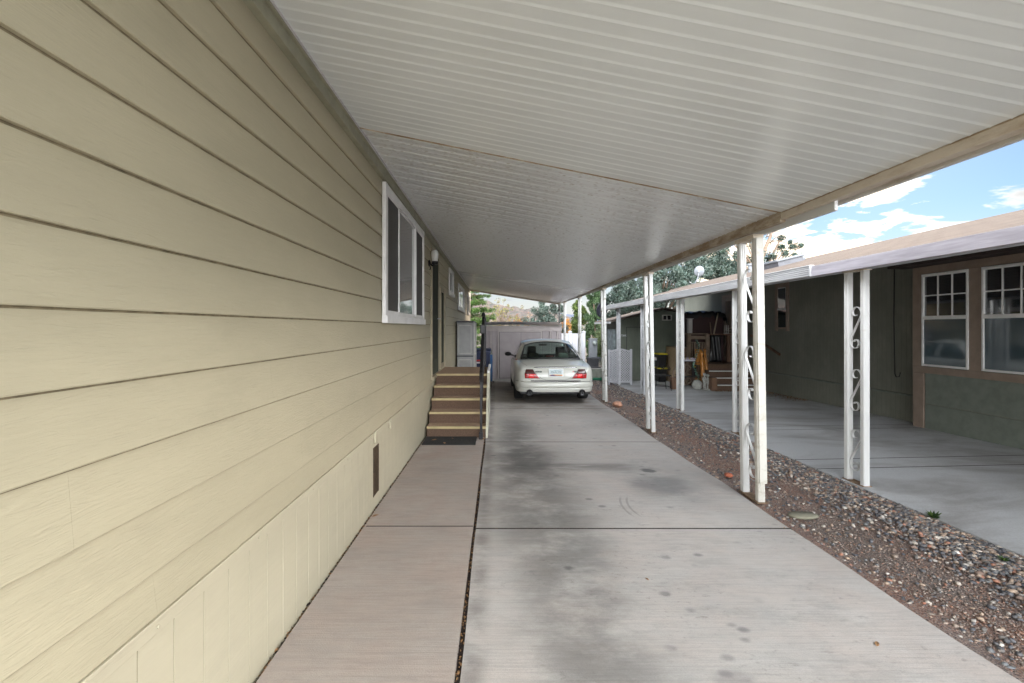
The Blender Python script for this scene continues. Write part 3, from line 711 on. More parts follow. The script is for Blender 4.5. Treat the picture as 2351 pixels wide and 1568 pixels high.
def scroll_pts(cy, z0, h, w):
    pts = []
    def arc(c, r0, r1, a0, a1, n):
        for i in range(n+1):
            t = i/n; a = a0+(a1-a0)*t; r = r0+(r1-r0)*t; pts.append((c[0]+r*math.cos(a), c[1]+r*math.sin(a)))
    # upper hook curling, straight diagonal, lower curl
    arc((cy+.008, z0+h-.085), .022, w*.5, R(-120), R(200), 22)
    arc((cy+.012, z0+.07), w*.5, .020, R(40), R(-330), 22)
    return pts
def make_post(parent, x, y, half, zb, zt, lean=0., leg=.06, scr=((.16, .50), (.92, .50), (1.66, .50)), m1=None, m2=None, plate=True, scale=1.):
    root = None
    b = MB()
    for s, mm in ((1, 0), (-1, 1)):
        yy = y + s*half
        for q in ((-1, leg*.5),):
            b.bar((x, yy, zb(yy)), (x-lean, yy, zt), leg, leg*.95, mm, up=(0,1,0))
        for q in (-.3, 0, .3):      # fluted faces
            b.bar((x-leg*.5-.001, yy+q*leg, zb(yy)+.01), (x-lean-leg*.5-.001, yy+q*leg, zt-.01), leg*.16, .006, mm, up=(1,0,0))
            b.bar((x+q*leg, yy-leg*.475-.001, zb(yy)+.01), (x+q*leg-lean, yy-leg*.475-.001, zt-.01), .006, leg*.16, mm, up=(1,0,0))
    po = b.build('post', [m1 or m_post, m2 or m_post], parent, bevel=.003)
    if half > .05:
        w = (half*2-leg)*.92
        for z0, hh in scr:
            pts = scroll_pts(y, z0+zb(y), hh, w)
            if x < 3: pts = [(2*y-p[0], p[1]) for p in pts]
            c = MB(); L_ = lambda zz: x - lean*(zz-zb(y))/(zt-zb(y))
            c.ribbon([(L_(p[1]), p[0], p[1]) for p in pts], .022, .005); c.build('scroll', m1 or m_post, po, smooth=False)
    c = MB(); c.box((x-.045, y-half-leg*.6, zb(y)-.004), (x+.045, y+half+leg*.6, zb(y)+.008)); c.build('base_plate', m_rust, po)
    c = MB(); c.box((x-lean-.045, y-half-leg*.6, zt-.004), (x-lean+.045, y+half+leg*.6, zt+.03)); c.build('cap_plate', m_beam, po)
    return po
m_postd = dirty('peeling_white_post_paint', (.58, .58, .56), (.30, .27, .22), .54, .66, .45, 9)
make_post(cp, 2.315, 4.38, .13, g, beamz(4.4)-.03, .035, .058, ((.18, .50), (.88, .50), (1.58, .50)), m_post, m_postb)
for y, mp in ((7.40, m_post), (10.66, m_postd), (14.1, m_postd), (17.4, m_postd)):
    make_post(cp, xr(y)-.005, y, .125, g, beamz(y)-.03, .045 if y < 11 else .0, .050, ((.18, .50), (.88, .50), (1.58, .50)), mp, mp)
b = MB(); b.bar((2.318+.004, 4.24, g(4.3)+.17), (2.318-.03, 4.24, beamz(4.3)-.03), .065, .063, up=(0,1,0)); b.build('post_sleeve', [m_postb], cp, bevel=.003)
make_post(cp, xr(18.6)-.05, 18.62, .0, g, beamz(18.6)-.03, .0, .06, (), m_postd, m_postd)

# ------------------------------------------------------------------ stairs, rail, mat
st = thing('entry_stairs', 'brown carpeted entry stairs with yellow nosings rising to the dark green door', 'stairs', (-.58, 7.9, g(7.9)))
z0 = g(6.85); rise = .163; run = .2575; xa, xb = -1.0, -.162
for i in range(5):
    y0 = 6.87 + run*i; zt = z0 + rise*(i+1); xw = xa + 0.0
    ye = 9.3 if i == 4 else y0+run+.02
    b = MB(); b.box((xa, y0+.018, z0-.06), (xb, ye, zt-.034)); b.build('riser', m_carpet, st, bevel=.004)
    b = MB(); b.box((xa, y0+.02, zt-.033), (xb, ye, zt-.004)); b.build('tread', m_carpett, st, bevel=.004)
    b = MB(); b.box((xa-.002, y0-.006, zt-.034), (xb+.002, y0+.019, zt)); b.build('nosing', m_nose, st, bevel=.005)
pl = [(6.86, z0-.06), (9.32, g(9.3)), (9.32, z0+5*rise+.01), (6.87+4*run, z0+5*rise+.01), (6.87, z0+rise-.02)]
b = MB(); b.prism(pl, -.160, -.132, 'X'); b.build('side_panel', m_creamp, st, bevel=.002)
b = MB(); b.box((-.16, 7.92, z0+5*rise+.01), (-.12, 9.32, z0+5*rise+.05)); b.build('top_cap', m_trimw, st, bevel=.004)

hr = thing('handrail', 'black wrought-iron handrail along the open side of the carpeted stairs', 'handrail', (-.22, 6.78, g(6.78)))
b = MB(); b.bar((-.222, 6.78, g(6.78)), (-.222, 6.78, .80), .036, .036); b.bar((-.225, 6.78, g(6.78)), (-.225, 6.78, g(6.78)+.10), .055, .055); b.lathe([(.0,-.03),(.024,-.015),(.028,0),(.024,.015),(0,.03)], (-.222, 6.78, .72), 12); b.lathe([(.0,-.02),(.022,-.01),(.024,0),(.02,.01),(0,.02)], (-.222, 6.78, .55), 12); b.build('newel_post', m_iron, hr, bevel=.003)
b = MB(); zt = z0+5*rise
b.bar((-.222, 9.26, zt), (-.222, 9.26, zt+.93), .032, .032); b.build('landing_post', m_iron, hr, bevel=.002)
b = MB(); b.bar((-.222, 7.98, zt), (-.222, 7.98, zt+.93), .032, .032); b.build('landing_post', m_iron, hr, bevel=.002)
b = MB(); b.ribbon([(-.222, 6.70, .74), (-.222, 6.68, .78), (-.222, 6.70, .82), (-.222, 6.78, .835), (-.222, 7.98, zt+.93), (-.222, 9.30, zt+.94)], .045, .014); b.build('top_rail', m_iron, hr)
b = MB(); b.bar((-.222, 6.80, .12), (-.222, 7.98, zt+.12), .02, .014); b.bar((-.222, 7.98, zt+.10), (-.222, 9.26, zt+.10), .02, .014); b.build('bottom_rail', m_iron, hr)
for k in range(16):
    y = 6.9 + k*.148; zb_ = .12 + (zt)*(min(y, 7.98)-6.8)/1.18 if y < 7.98 else zt+.1
    zt_ = .835 + (zt+.93-.835)*(min(y, 7.98)-6.78)/1.2
    b = MB(); b.bar((-.222, y, zb_), (-.222, y, zt_), .012, .012); b.build('baluster', m_iron, hr)
b = MB(); b.box((-.262, 7.5, zt+.66), (-.182, 7.56, zt+.80)); b.build('bracket_block', m_iron, hr, bevel=.01)
b = MB(); b.lathe([(.03,0),(.035,.03),(.02,.07),(0,.075)], (-.222, 7.95, zt+.93), 12); b.build('finial', m_iron, hr, bevel=.01)

dm = MB()
dm.box((-1.0, 6.41, g(6.6)+.004), (-.285, 6.86, g(6.6)+.017))
for k in range(22): dm.box((-.995, 6.42+k*.02, g(6.6)+.017), (-.29, 6.43+k*.02, g(6.6)+.022))
tag(dm.build('doormat', m_mat, origin=(-.64, 6.6, g(6.6)), bevel=.001), 'black ribbed doormat on the concrete at the foot of the stairs', 'doormat')
def leaf(x, y, z, s, a, label, gr='fallen leaves scattered on the concrete'):
    b = MB(); pts = [(-1,0,0),(-.4,.45,.12),(.3,.4,.2),(1,0,.05),(.3,-.4,.16),(-.4,-.4,.05)]
    vs = []
    for p in pts:
        ca, sa = math.cos(a), math.sin(a); vs.append((x+s*(p[0]*ca-p[1]*sa), y+s*(p[0]*sa+p[1]*ca), z+s*p[2]+.002))
    b.add(vs, [(0,1,2,3),(0,3,4,5)]); tag(b.build('leaf', m_leaf, origin=(x, y, z), auto=False, solid=.0008), label, 'leaf', gr)
leaf(-.86, 6.62, g(6.6)+.024, .04, .4, 'curled yellow leaf on the left half of the black doormat')
leaf(-.70, 6.45, g(6.6)+.024, .035, 1.8, 'dry leaf on the front edge of the black doormat')
leaf(-.62, 6.72, g(6.6)+.024, .022, 2.6, 'tiny leaf on the rear part of the black doormat')
leaf(-.19, 6.76, g(6.7)+.004, .04, .9, 'orange leaf beside the foot of the handrail')
leaf(-.98, 3.9, g(3.9)+.006, .03, .7, 'rusty leaf against the skirting near the small vent')
leaf(-.30, 6.86, g(6.8)+.004, .03, .1, 'brown leaf tucked against the lowest stair riser')
leaf(1.80, 2.29, g(2.2)+.001, .022, .9, 'reddish leaf scrap alone on the concrete, right foreground')
leaf(.9, 2.9, g(2.9)+.001, .016, 2.1, 'thin brown needle scrap in the middle of the driveway')

# ------------------------------------------------------------------ car
CY, CX = 10.16, 1.235
cg = lambda y: g(CY+y)
car = thing('parked_car', 'white four-door sedan parked nose-in under the carport, seen from behind', 'car', (CX, CY+2.3, g(12.3)))
def cv3(p): return Vector((CX+p[0], CY+p[1], p[2]+g(CY+p[1])))
t = NT('pearl_white_car_paint', (.55, .55, .50), .32, spec=.5, coat=.7); t.b.inputs['Coat Roughness'].default_value = .04; m_paint = t.m
m_tire = simple('black_tyre_rubber', (.012, .012, .012), .8, bump=.3)
m_chrome = NT('polished_chrome', (.75, .75, .76), .10, metal=1).m
m_rim = NT('alloy_rim', (.45, .45, .46), .3, metal=.9).m
m_cdark = simple('dark_car_trim', (.015, .015, .016), .4)
t = NT('car_window_glass', (.5, .6, .57), .02)
gl = t.n('ShaderNodeBsdfGlossy'); gl.inputs['Roughness'].default_value = .02; tr = t.n('ShaderNodeBsdfTransparent'); tr.inputs[0].default_value = (.60, .70, .66, 1)
fr = t.n('ShaderNodeFresnel'); fr.inputs[0].default_value = 1.5; mx = t.n('ShaderNodeMixShader'); t.L(t.ma('MULTIPLY', fr.outputs[0], 1.3), mx.inputs[0]); t.L(tr.outputs[0], mx.inputs[1]); t.L(gl.outputs[0], mx.inputs[2]); t.L(mx.outputs[0], t.out.inputs[0]); m_cglass = t.m
m_lensr = NT('red_tail_lens', (.34, .004, .006), .18, spec=.5, coat=.25).m
m_lensb = NT('bright_red_lens', (.75, .006, .006), .18, spec=.5, coat=.25).m
m_lensd = NT('smoked_tail_lens', (.07, .02, .018), .18, spec=.5, coat=.3).m
m_seat = simple('sage_leather', (.20, .24, .20), .5)
m_seatd = simple('dark_sage_leather', (.09, .10, .085), .5)
# lower body stations: y, zbottom, zdeck(centre), zshoulder, halfwidth
stn = [(.00, .40, .62, .60, .60), (.03, .34, .735, .70, .735), (.10, .30, .795, .76, .79), (.25, .27, .825, .79, .83), (.60, .24, .87, .815, .855), (.98, .22, .915, .835, .865),
       (1.6, .20, .905, .855, .87), (2.4, .20, .90, .855, .875), (3.0, .20, .895, .845, .87), (3.42, .21, .905, .825, .86), (3.9, .23, .83, .77, .85), (4.3, .27, .745, .69, .81), (4.52, .32, .66, .60, .72), (4.60, .38, .56, .52, .58)]
vs = []; npt = 0
for y, zb, zd, zs, w in stn:
    prof = [(0, zb), (w*.75, zb), (w*.95, zb+.03), (w*.985, zb+.12), (w, (zb+zs)*.5), (w*.99, zs-.10), (w*.965, zs-.02), (w*.90, zs+(zd-zs)*.55), (w*.72, zd-.012), (w*.40, zd), (0, zd+.006)]
    ring = prof + [(-x, z) for x, z in prof[-2:0:-1]]; npt = len(ring)
    vs += [cv3((x, y, z)) for x, z in ring]
fs = []; mi = []
for k in range(len(stn)-1):
    for j in range(npt):
        fs.append((k*npt+j, k*npt+(j+1)%npt, (k+1)*npt+(j+1)%npt, (k+1)*npt+j))
        ins = 4 < k < 9 and 8 <= j <= 11
        mi.append(1 if ins else 0)
fs += [tuple(range(npt))[::-1], tuple((len(stn)-1)*npt+j for j in range(npt))]; mi += [0, 0]
b = MB(); b.add(vs, fs); b.m = mi
tmp = b.build('body', [m_paint, m_seatd], car, smooth=True, sub=2)
# wheel arches: cut with cylinders, keep the resulting mesh
def apply_mods(o):
    dg = bpy.context.evaluated_depsgraph_get(); ev = o.evaluated_get(dg); me = bpy.data.meshes.new_from_object(ev)
    o.modifiers.clear(); o.data = me; return o
apply_mods(tmp)
for wy in (1.02, 3.62):
    c = MB(); c.lathe([(0, -1.2), (.335, -1.2), (.335, 1.2), (0, 1.2)], cv3((0, wy, .30)), 40, 'X')
    # keep the middle of the floor: two short cutters
    for sx in (-1, 1):
        c = MB(); c.lathe([(0, .60*sx), (.335, .60*sx), (.335, 1.1*sx), (0, 1.1*sx)], cv3((0, wy, .30)), 40, 'X')
        cu = c.build('cutter', m_cdark, car); bo = tmp.modifiers.new('b', 'BOOLEAN'); bo.operation = 'DIFFERENCE'; bo.object = cu; bo.solver = 'EXACT'
        apply_mods(tmp); bpy.data.objects.remove(cu, do_unlink=True)
body = tmp; body.data.polygons.foreach_set('use_smooth', [True]*len(body.data.polygons))
bvh = BVHTree.FromPolygons([v.co + ORG[car] for v in body.data.vertices], [p.vertices[:] for p in body.data.polygons])
def patch(corners, nu, nv, name, m, off=.006, parent=None, dirn=(0, 1, 0), start=-1.0, crv=None, solid=.004, smooth=True):
    """corners in car x,z: (bl, br, tr, tl) laid on the rear of the body"""
    bl, br, tr_, tl = [Vector((c[0], 0, c[1])) for c in corners]; b = MB()
    def fn(u, v):
        p = (bl*(1-u)+br*u)*(1-v) + (tl*(1-u)+tr_*u)*v
        q = Vector((CX+p.x, CY+start, p.z + g(CY)))
        h = bvh.ray_cast(q, Vector(dirn))
        if h[0] is None: return q + Vector((0, 1.1, 0))
        return h[0] - Vector(dirn)*off
    b.grid(fn, nu, nv, flip=True); return b.build(name, m, parent or car, smooth=smooth, solid=solid)
# bumper
def bump_ring(y, w, z): return (w, y, z)
b = MB(); prof = []
hw = .815
pts = [(hw+.005, .62), (hw+.0, .30), (hw-.03, .12), (hw-.12, .02), (.45, -.035), (0, -.05)]
path = pts + [(-x, y) for x, y in pts[-2::-1]]
sec = [(0, .265), (-.012, .30), (-.016, .34), (-.006, .345), (-.006, .352), (-.022, .357), (-.03, .40), (-.02, .455), (0, .478), (.09, .485)]
vs = []; fs = []; n = len(sec)
for i, (x, y) in enumerate(path):
    a = Vector(path[max(0, i-1)]); c = Vector(path[min(len(path)-1, i+1)]); d_ = (c-a).normalized(); nn = Vector((-d_.y, d_.x)) * -1
    if nn.dot(Vector((x, y-1.0))) < 0: nn = -nn
    for o_, z in sec:
        vs.append(cv3((x - nn.x*o_*1.0, y - nn.y*o_, z)))
for i in range(len(path)-1):
    for j in range(n-1): fs.append((i*n+j, i*n+j+1, (i+1)*n+j+1, (i+1)*n+j))
b.add(vs, fs); bp = b.build('bumper', m_paint, car, smooth=True, sub=2)
b = MB()
for i in range(len(path)-1):
    a, c = path[i], path[i+1]; b.bar(cv3((a[0], a[1]+.012, .484)), cv3((c[0], c[1]+.012, .484)), .035, .010)
b.build('bumper_chrome', m_chrome, bp)
b = MB()
for i in range(len(path)-1):
    a, c = path[i], path[i+1]; b.bar(cv3((a[0]*.985, a[1]+.05, .498)), cv3((c[0]*.985, c[1]+.05, .498)), .05, .014)
b.build('bumper_gap', m_cdark, bp)
b = MB(); b.box(cv3((-.74, .10, .20)), cv3((.74, .5, .30))); b.build('valance', m_cdark, car, bevel=.02)
# tail lights
def mir(c): return [(-x, z) for x, z in (c[1], c[0], c[3], c[2])]
for s in (-1, 1):
    A = [(-.645, .548), (-.335, .548), (-.42, .645), (-.655, .645)]; B = [(-.655, .645), (-.42, .645), (-.485, .738), (-.62, .742)]; C_ = [(-.565, .555), (-.455, .555), (-.455, .640), (-.565, .640)]
    if s > 0: A, B, C_ = mir(A), mir(B), mir(C_)
    tl = patch(A, 12, 6, 'tail_light', m_lensr, .012); patch(B, 10, 6, 'lens', m_lensd, .012, tl); patch(C_, 6, 5, 'brake_lens', m_lensb, .0145, tl)
    E = [(-.336, .540), (-.326, .546), (-.480, .744), (-.486, .740)]
    if s > 0: E = mir(E)
    patch(E, 3, 12, 'lamp_trim', NT('satin_lamp_trim', (.3, .3, .3), .35, metal=1).m, .010, tl)
# trunk
b = MB()
pts = []
for i in range(25):
    u = i/24; x = -.46 + .92*u; z = .768 + .012*(1-(2*u-1)**2); h = bvh.ray_cast(Vector((CX+x, CY-1, z+g(CY))), Vector((0, 1, 0)))[0]
    pts.append((h or cv3((x, .03, z))) + Vector((0, -.008, 0)))
vs = []; fs = []
for i, p in enumerate(pts):
    e = .25 + .75*min(1, (1-abs(2*i/24-1))*5)
    for dy_, dz_ in ((0, -.020), (-.020, -.010), (-.016, .006), (.002, .014)): vs.append(p + Vector((0, dy_*e, dz_*e)))
for i in range(24):
    for j in range(3): fs.append((i*4+j, i*4+j+1, (i+1)*4+j+1, (i+1)*4+j))
b.add(vs, fs); b.build('boot_handle', NT('dark_chrome', (.42, .42, .43), .14, metal=1).m, car, smooth=True, solid=.002)
for x0, x1 in ((-.32, -.03), (.14, .46)):
    pass
def seam_line(p_list, w=.005, name='boot_seam'):
    b = MB(); q = []
    for (x, z) in p_list:
        h = bvh.ray_cast(Vector((CX+x, CY-1, z+g(CY))), Vector((0, 1, 0)))[0]
        if h: q.append(h + Vector((0, -.0015, 0)))
    for i in range(len(q)-1): b.bar(q[i], q[i+1], w, .003, up=(0, 1, 0))
    return b.build(name, m_cdark, car)
seam_line([(-.50, .735), (-.42, .66), (-.30, .545), (-.22, .520)] + [(x/10, .517) for x in range(-2, 3)] + [(.22, .520), (.30, .545), (.42, .66), (.50, .735)])
def top_line(pl, w, name, m, dz=.002):
    b = MB(); q = []
    for x, y in pl:
        h = bvh.ray_cast(Vector((CX+x, CY+y, 3)), Vector((0, 0, -1)))[0]
        if h: q.append(h + Vector((0, 0, dz)))
    for i in range(len(q)-1): b.bar(q[i], q[i+1], w, .003)
    return b.build(name, m, car)
for s in (-1, 1): top_line([(s*.53, .08), (s*.60, .22), (s*.67, .5), (s*.71, .8), (s*.70, .98)], .005, 'boot_gap', m_cdark)
# plate recess and plate
def text_obj(body_, size, depth, loc, rot, m, parent, name='lettering', sx=1.):
    cu = bpy.data.curves.new('txt', 'FONT'); cu.body = body_; cu.size = size; cu.extrude = depth; cu.align_x = 'CENTER'; cu.align_y = 'CENTER'
    ob = bpy.data.objects.new('txt', cu); COL.objects.link(ob); dg = bpy.context.evaluated_depsgraph_get(); dg.update()
    me = bpy.data.meshes.new_from_object(ob.evaluated_get(dg)); bpy.data.objects.remove(ob, do_unlink=True)
    MM = Matrix.Translation(Vector(loc)-ORG[parent]) @ rot @ Matrix.Diagonal((sx, 1, 1, 1)); me.transform(MM); me.materials.clear(); me.materials.append(m)
    o = bpy.data.objects.new(name, me); COL.objects.link(o); o.parent = parent; ORG[o] = ORG[parent]; return o
RX = Matrix.Rotation(R(90), 4, 'X')
hp = bvh.ray_cast(Vector((CX, CY-1, .66+g(CY))), Vector((0, 1, 0)))[0]
py = hp.y - .022; pzc = .668 + g(CY); pcx = CX + .005
b = MB(); b.box((pcx-.155, py, pzc-.085), (pcx+.155, py+.02, pzc+.08)); pt = b.build('licence_plate', simple('white_plate_frame', (.75, .77, .78), .3), car, bevel=.006)
b = MB(); b.box((pcx-.138, py-.004, pzc-.07), (pcx+.138, py-.0005, pzc+.065)); b.build('plate_face', simple('pale_plate_face', (.58, .66, .68), .3, amt=.05), pt, bevel=.002)
b = MB(); b.prism([(pcx-.136, pzc-.068), (pcx+.136, pzc-.068), (pcx+.136, pzc-.040), (pcx+.05, pzc-.040), (pcx-.05, pzc-.036), (pcx-.136, pzc-.045)], py-.0062, py-.0042, 'Y'); b.build('plate_sunset', simple('orange_plate_band', (.75, .38, .12), .4, amt=.05), pt)
b = MB(); b.prism([(pcx-.136, pzc-.069), (pcx+.136, pzc-.069), (pcx+.10, pzc-.058), (pcx+.0, pzc-.056), (pcx-.05, pzc-.042), (pcx-.09, pzc-.040), (pcx-.12, pzc-.056), (pcx-.136, pzc-.060)], py-.0085, py-.0064, 'Y'); b.build('plate_mountain', simple('purple_plate_band', (.08, .03, .12), .4, amt=.05), pt)
text_obj('MAALYK', .068, .001, (pcx, py-.006, pzc+.008), RX, simple('grey_green_plate_ink', (.12, .19, .19), .4), pt, sx=.82)
text_obj('ARIZONA', .022, .001, (pcx, py-.006, pzc+.052), RX, simple('pale_teal_plate_ink', (.10, .30, .32), .4), pt)
m_badge = simple('dark_green_badge', (.02, .05, .04), .3); m_badgel = simple('silver_badge_letters', (.55, .55, .52), .3)
hb = bvh.ray_cast(Vector((CX-.345, CY-1, .69+g(CY))), Vector((0, 1, 0)))[0]
for cx_, w_, tx in ((-.36, .135, 'JAGUAR'), (.435, .09, 'XJ6')):
    hb = bvh.ray_cast(Vector((CX+cx_, CY-1, .687+g(CY))), Vector((0, 1, 0)))[0]; yb = hb.y - .010
    b = MB(); b.box((CX+cx_-w_/2, yb, hb.z-.016), (CX+cx_+w_/2, yb+.012, hb.z+.016)); bd = b.build('badge', m_badge, car, bevel=.003)
    text_obj(tx, .026, .0006, (CX+cx_, yb-.001, hb.z), RX, m_badgel, bd)
b = MB(); hb = bvh.ray_cast(Vector((CX+.37, CY-1, .687+g(CY))), Vector((0, 1, 0)))[0]; b.box((hb.x-.012, hb.y-.008, hb.z-.012), (hb.x+.012, hb.y+.004, hb.z+.012)); b.build('badge', m_red, car, bevel=.003)
# exhausts
for s in (-1, 1):
    b = MB(); c0 = cv3((s*.55, -.02, .245)); b.lathe([(.028, .25), (.030, 0), (.034, -.03), (.034, -.033), (.030, -.033), (.028, .05), (0, .05)], c0, 20, 'Y'); b.build('exhaust', NT('dull_exhaust_steel', (.28, .28, .29), .35, metal=1).m, car, smooth=True)
    b = MB(); b.lathe([(.030, .0), (0, .0)], c0 + Vector((0, .0, 0)), 20, 'Y'); b.build('exhaust_bore', m_blackp, car)
    b = MB(); b.lathe([(.066, .04), (.066, -.050), (.055, -.050), (.045, -.01), (0, .0)], c0+Vector((0, 0, .012)), 20, 'Y'); b.build('exhaust_shroud', m_cdark, car, smooth=True)
# wheels
for wy in (1.02, 3.62):
    for s in (-1, 1):
        c0 = cv3((s*.735, wy, .31))
        b = MB(); R0 = .315
        b.lathe([(.19, -.095), (.26, -.108), (R0-.02, -.10), (R0, -.075), (R0, .075), (R0-.02, .10), (.26, .108), (.19, .095)], c0, 44, 'X'); w = b.build('wheel', m_tire, car, smooth=True)
        b = MB(); b.lathe([(.19, -.07), (.19, .07), (.17, .075), (.15, .03), (.06, .05), (0, .055)] if s > 0 else [(.19, .07), (.19, -.07), (.17, -.075), (.15, -.03), (.06, -.05), (0, -.055)], c0, 30, 'X'); b.build('rim', m_rim, w, smooth=True)
# greenhouse: roof, pillars and glass
RR = [(1.70, .565, 1.268), (1.95, .600, 1.312), (2.30, .615, 1.340), (2.65, .60, 1.318), (2.80, .57, 1.285)]      # y, halfwidth, z edge
def interp(y, tab, j):
    return float(np.interp(y, [r_[0] for r_ in tab], [r_[j] for r_ in tab]))
def roof_pt(u, v):
    y = 1.70 + 1.10*v; w = interp(y, RR, 1); z = interp(y, RR, 2); x = (2*u-1)
    zc = z - .045*abs(x)**3.2 + .022*(1-x*x)
    return cv3((x*w, y - .05*(1-x*x)*(1-v) + .05*(1-x*x)*v, zc))
b = MB(); b.grid(roof_pt, 24, 16); b.build('roof', m_paint, car, smooth=True, solid=.02)
def belt(y, s): return Vector((s*(.79 + .02*math.sin((y-1)*1.2)), y, .885))
def rg(u, v, inset=0.):          # rear glass surface (car coords)
    x = 2*u-1; wb, wt = .695-inset, .555-inset*.8
    y0 = .985 - .07*(1-x*x); y1 = 1.70 - .05*(1-x*x)
    zt_ = 1.268 - .045*abs(x)**3.2 + .022*(1-x*x)
    vv = v
    return Vector((x*(wb+(wt-wb)*vv), y0+(y1-y0)*vv, .905+.012*(1-x*x) + (zt_-.905)*vv + .022*math.sin(math.pi*vv)))
def frame(fn, nu, nv, cu, cvv, name_f, mf, name_g, mg, fo=0.0, go=.004):
    """surface split into a border (frame) and glass"""
    b = MB(); b.grid(lambda u, v: cv3(fn(u, v)), nu, nv); keep = []
    fs2 = []; gs = []
    for idx, q in enumerate(b.f):
        i, j = idx//nv, idx % nv
        (fs2 if (i < cu or i >= nu-cu or j < cvv[0] or j >= nv-cvv[1]) else gs).append(q)
    bb = MB(); bb.add(b.v, fs2); bb.build(name_f, mf, car, smooth=True, solid=.010); bb = MB(); bb.add(b.v, gs); bb.build(name_g, mg, car, smooth=True, auto=False)
frame(rg, 40, 20, 1, (1, 1), 'rear_window_seal', m_cdark, 'rear_window', m_cglass)
def ws(u, v):
    x = 2*u-1; y0 = 3.45 + .12*(1-x*x); y1 = 2.80 + .05*(1-x*x)
    zt_ = 1.285 - .045*abs(x)**3.2 + .022*(1-x*x)
    return Vector((x*(.74 + (.565-.74)*v), y0+(y1-y0)*v, .90 + (zt_-.90)*v))
frame(ws, 40, 20, 1, (1, 1), 'windscreen_seal', m_cdark, 'windscreen', m_cglass)
for s in (-1, 1):
    def side(u, v, s=s):            # u along y, v up
        yb = .98 + (3.45-.98)*u; yt = 1.70 + (2.80-1.70)*u
        bx_ = .80 if u > .12 else .705 + .095*(u/.12)**.6
        bx_ = bx_ if u < .85 else bx_ - .06*((u-.85)/.15)
        tx_ = interp(yt, RR, 1); tz = interp(yt, RR, 2) - .045
        vv = v; x_ = bx_ + (tx_-bx_)*vv + .018*math.sin(math.pi*vv)
        return Vector((s*x_, yb+(yt-yb)*vv, .865+(tz-.865)*vv))
    b = MB(); b.grid(lambda u, v: cv3(side(u, v)), 60, 14); fr_, gg = [], []
    for idx, q in enumerate(b.f):
        i, j = idx//14, idx % 14; u = i/60
        glass = 1 <= j < 13 and ((.20 < u < .52) or (.55 < u < .955)) 
        (gg if glass else fr_).append(q)
    bb = MB(); bb.add(b.v, fr_); bb.build('pillar_frame', m_paint, car, smooth=True, solid=.012); bb = MB(); bb.add(b.v, gg); bb.build('side_window', m_cglass, car, smooth=True)
    b = MB(); 
    for i in range(20):
        u0, u1 = i/20, (i+1)/20; b.bar(cv3(side(u0*.98, .06)+Vector((s*.012, 0, 0))), cv3(side(u1*.98, .06)+Vector((s*.012, 0, 0))), .012, .014)
    b.build('waist_trim', m_chrome, car)
    # mirror
    b = MB(); c0 = Vector((s*.93, 3.12, .94)); b.lathe([(.0, -.045), (.05, -.04), (.068, 0), (.06, .05), (.02, .085), (0, .09)], (0, 0, 0), 18, 'Y')
    b.v = [tuple(cv3((c0.x+p[0]*1.35, c0.y+p[1], c0.z+p[2]*.85))) for p in b.v]; b.bar(cv3((s*.79, 3.12, .90)), cv3((s*.89, 3.12, .925)), .05, .035); b.build('wing_mirror', m_cdark, car, smooth=True)
# interior
for x, y, zb_, w, h, m_ in ((-.36, 2.05, .88, .24, .30, m_seatd), (.37, 2.05, .88, .24, .29, m_seatd), (-.34, 1.50, .90, .24, .125, m_seat), (.37, 1.50, .90, .24, .125, m_seat)):
    b = MB(); b.box(cv3((x-w/2, y, zb_)), cv3((x+w/2, y+.09, zb_+h))); b.build('headrest', m_, car, bevel=.035)
b = MB(); b.box(cv3((-.62, 1.55, .80)), cv3((.62, 1.68, .925))); b.build('rear_seat', m_seatd, car, bevel=.02)
b = MB(); b.box(cv3((-.66, 3.2, .84)), cv3((.66, 3.45, .93))); b.build('dashboard', m_cdark, car, bevel=.02)
b = MB(); b.box(cv3((-.11, 2.86, 1.17)), cv3((.11, 2.89, 1.225))); b.build('rear_view_mirror', m_cdark, car, bevel=.015)
b = MB(); b.box(cv3((-.11, 1.22, .935)), cv3((.11, 1.27, .985))); bl = b.build('high_brake_light', m_cdark, car, bevel=.006)
b = MB(); b.box(cv3((-.085, 1.214, .942)), cv3((.085, 1.219, .978))); b.build('lens', simple('dull_red_lens', (.30, .06, .05), .3), bl)

# ------------------------------------------------------------------ mauve shed behind the car
sy = 15.28; sg = g(sy)
sh = thing('garden_shed', 'low mauve plank shed with a rusty sheet roof across the end of the driveway', 'shed', (.84, sy+1.1, sg))
b = MB(); b.box((-.364, sy+.012, sg), (2.04, sy+2.3, 1.50)); b.build('wall', m_mauve, sh)
b = MB(); b.box((-.37, sy-.012, 1.36), (2.05, sy+.012, 1.53)); b.build('fascia', m_mauve2, sh, bevel=.003)
for x in (-.186, .045, 1.405, 1.70, 1.92): 
    b = MB(); b.box((x-.020, sy-.014, sg), (x+.020, sy+.013, 1.358)); b.box((x+.021, sy+.010, sg), (x+.031, sy+.0125, 1.358), 1); b.build('batten', [m_mauve2, m_cdark], sh)
for x0, x1 in ((.083, .757), (.764, 1.385)):
    b = MB(); b.box((x0-.008, sy+.009, sg+.09), (x1+.008, sy+.0125, 1.329), 1); b.box((x0, sy-.001, sg+.10), (x1, sy+.0088, 1.320)); b.build('door', [m_mauve, m_cdark], sh)
b = MB(); b.box((.068, sy-.010, 1.328), (1.385, sy+.0125, 1.356)); b.build('lintel', m_mauve2, sh, bevel=.002)
b = MB(); n = 120; vs = []; fs = []
for i in range(n+1):
    x = -.50 + 2.62*i/n; z = 1.545 + .006*math.sin(x*3) + (.012 if (i % 9 < 1 and x < 1.0) else 0); vs += [(x, sy-.10, z), (x, sy+2.5, z+.12), (x, sy-.10, z+.012), (x, sy+2.5, z+.135)]
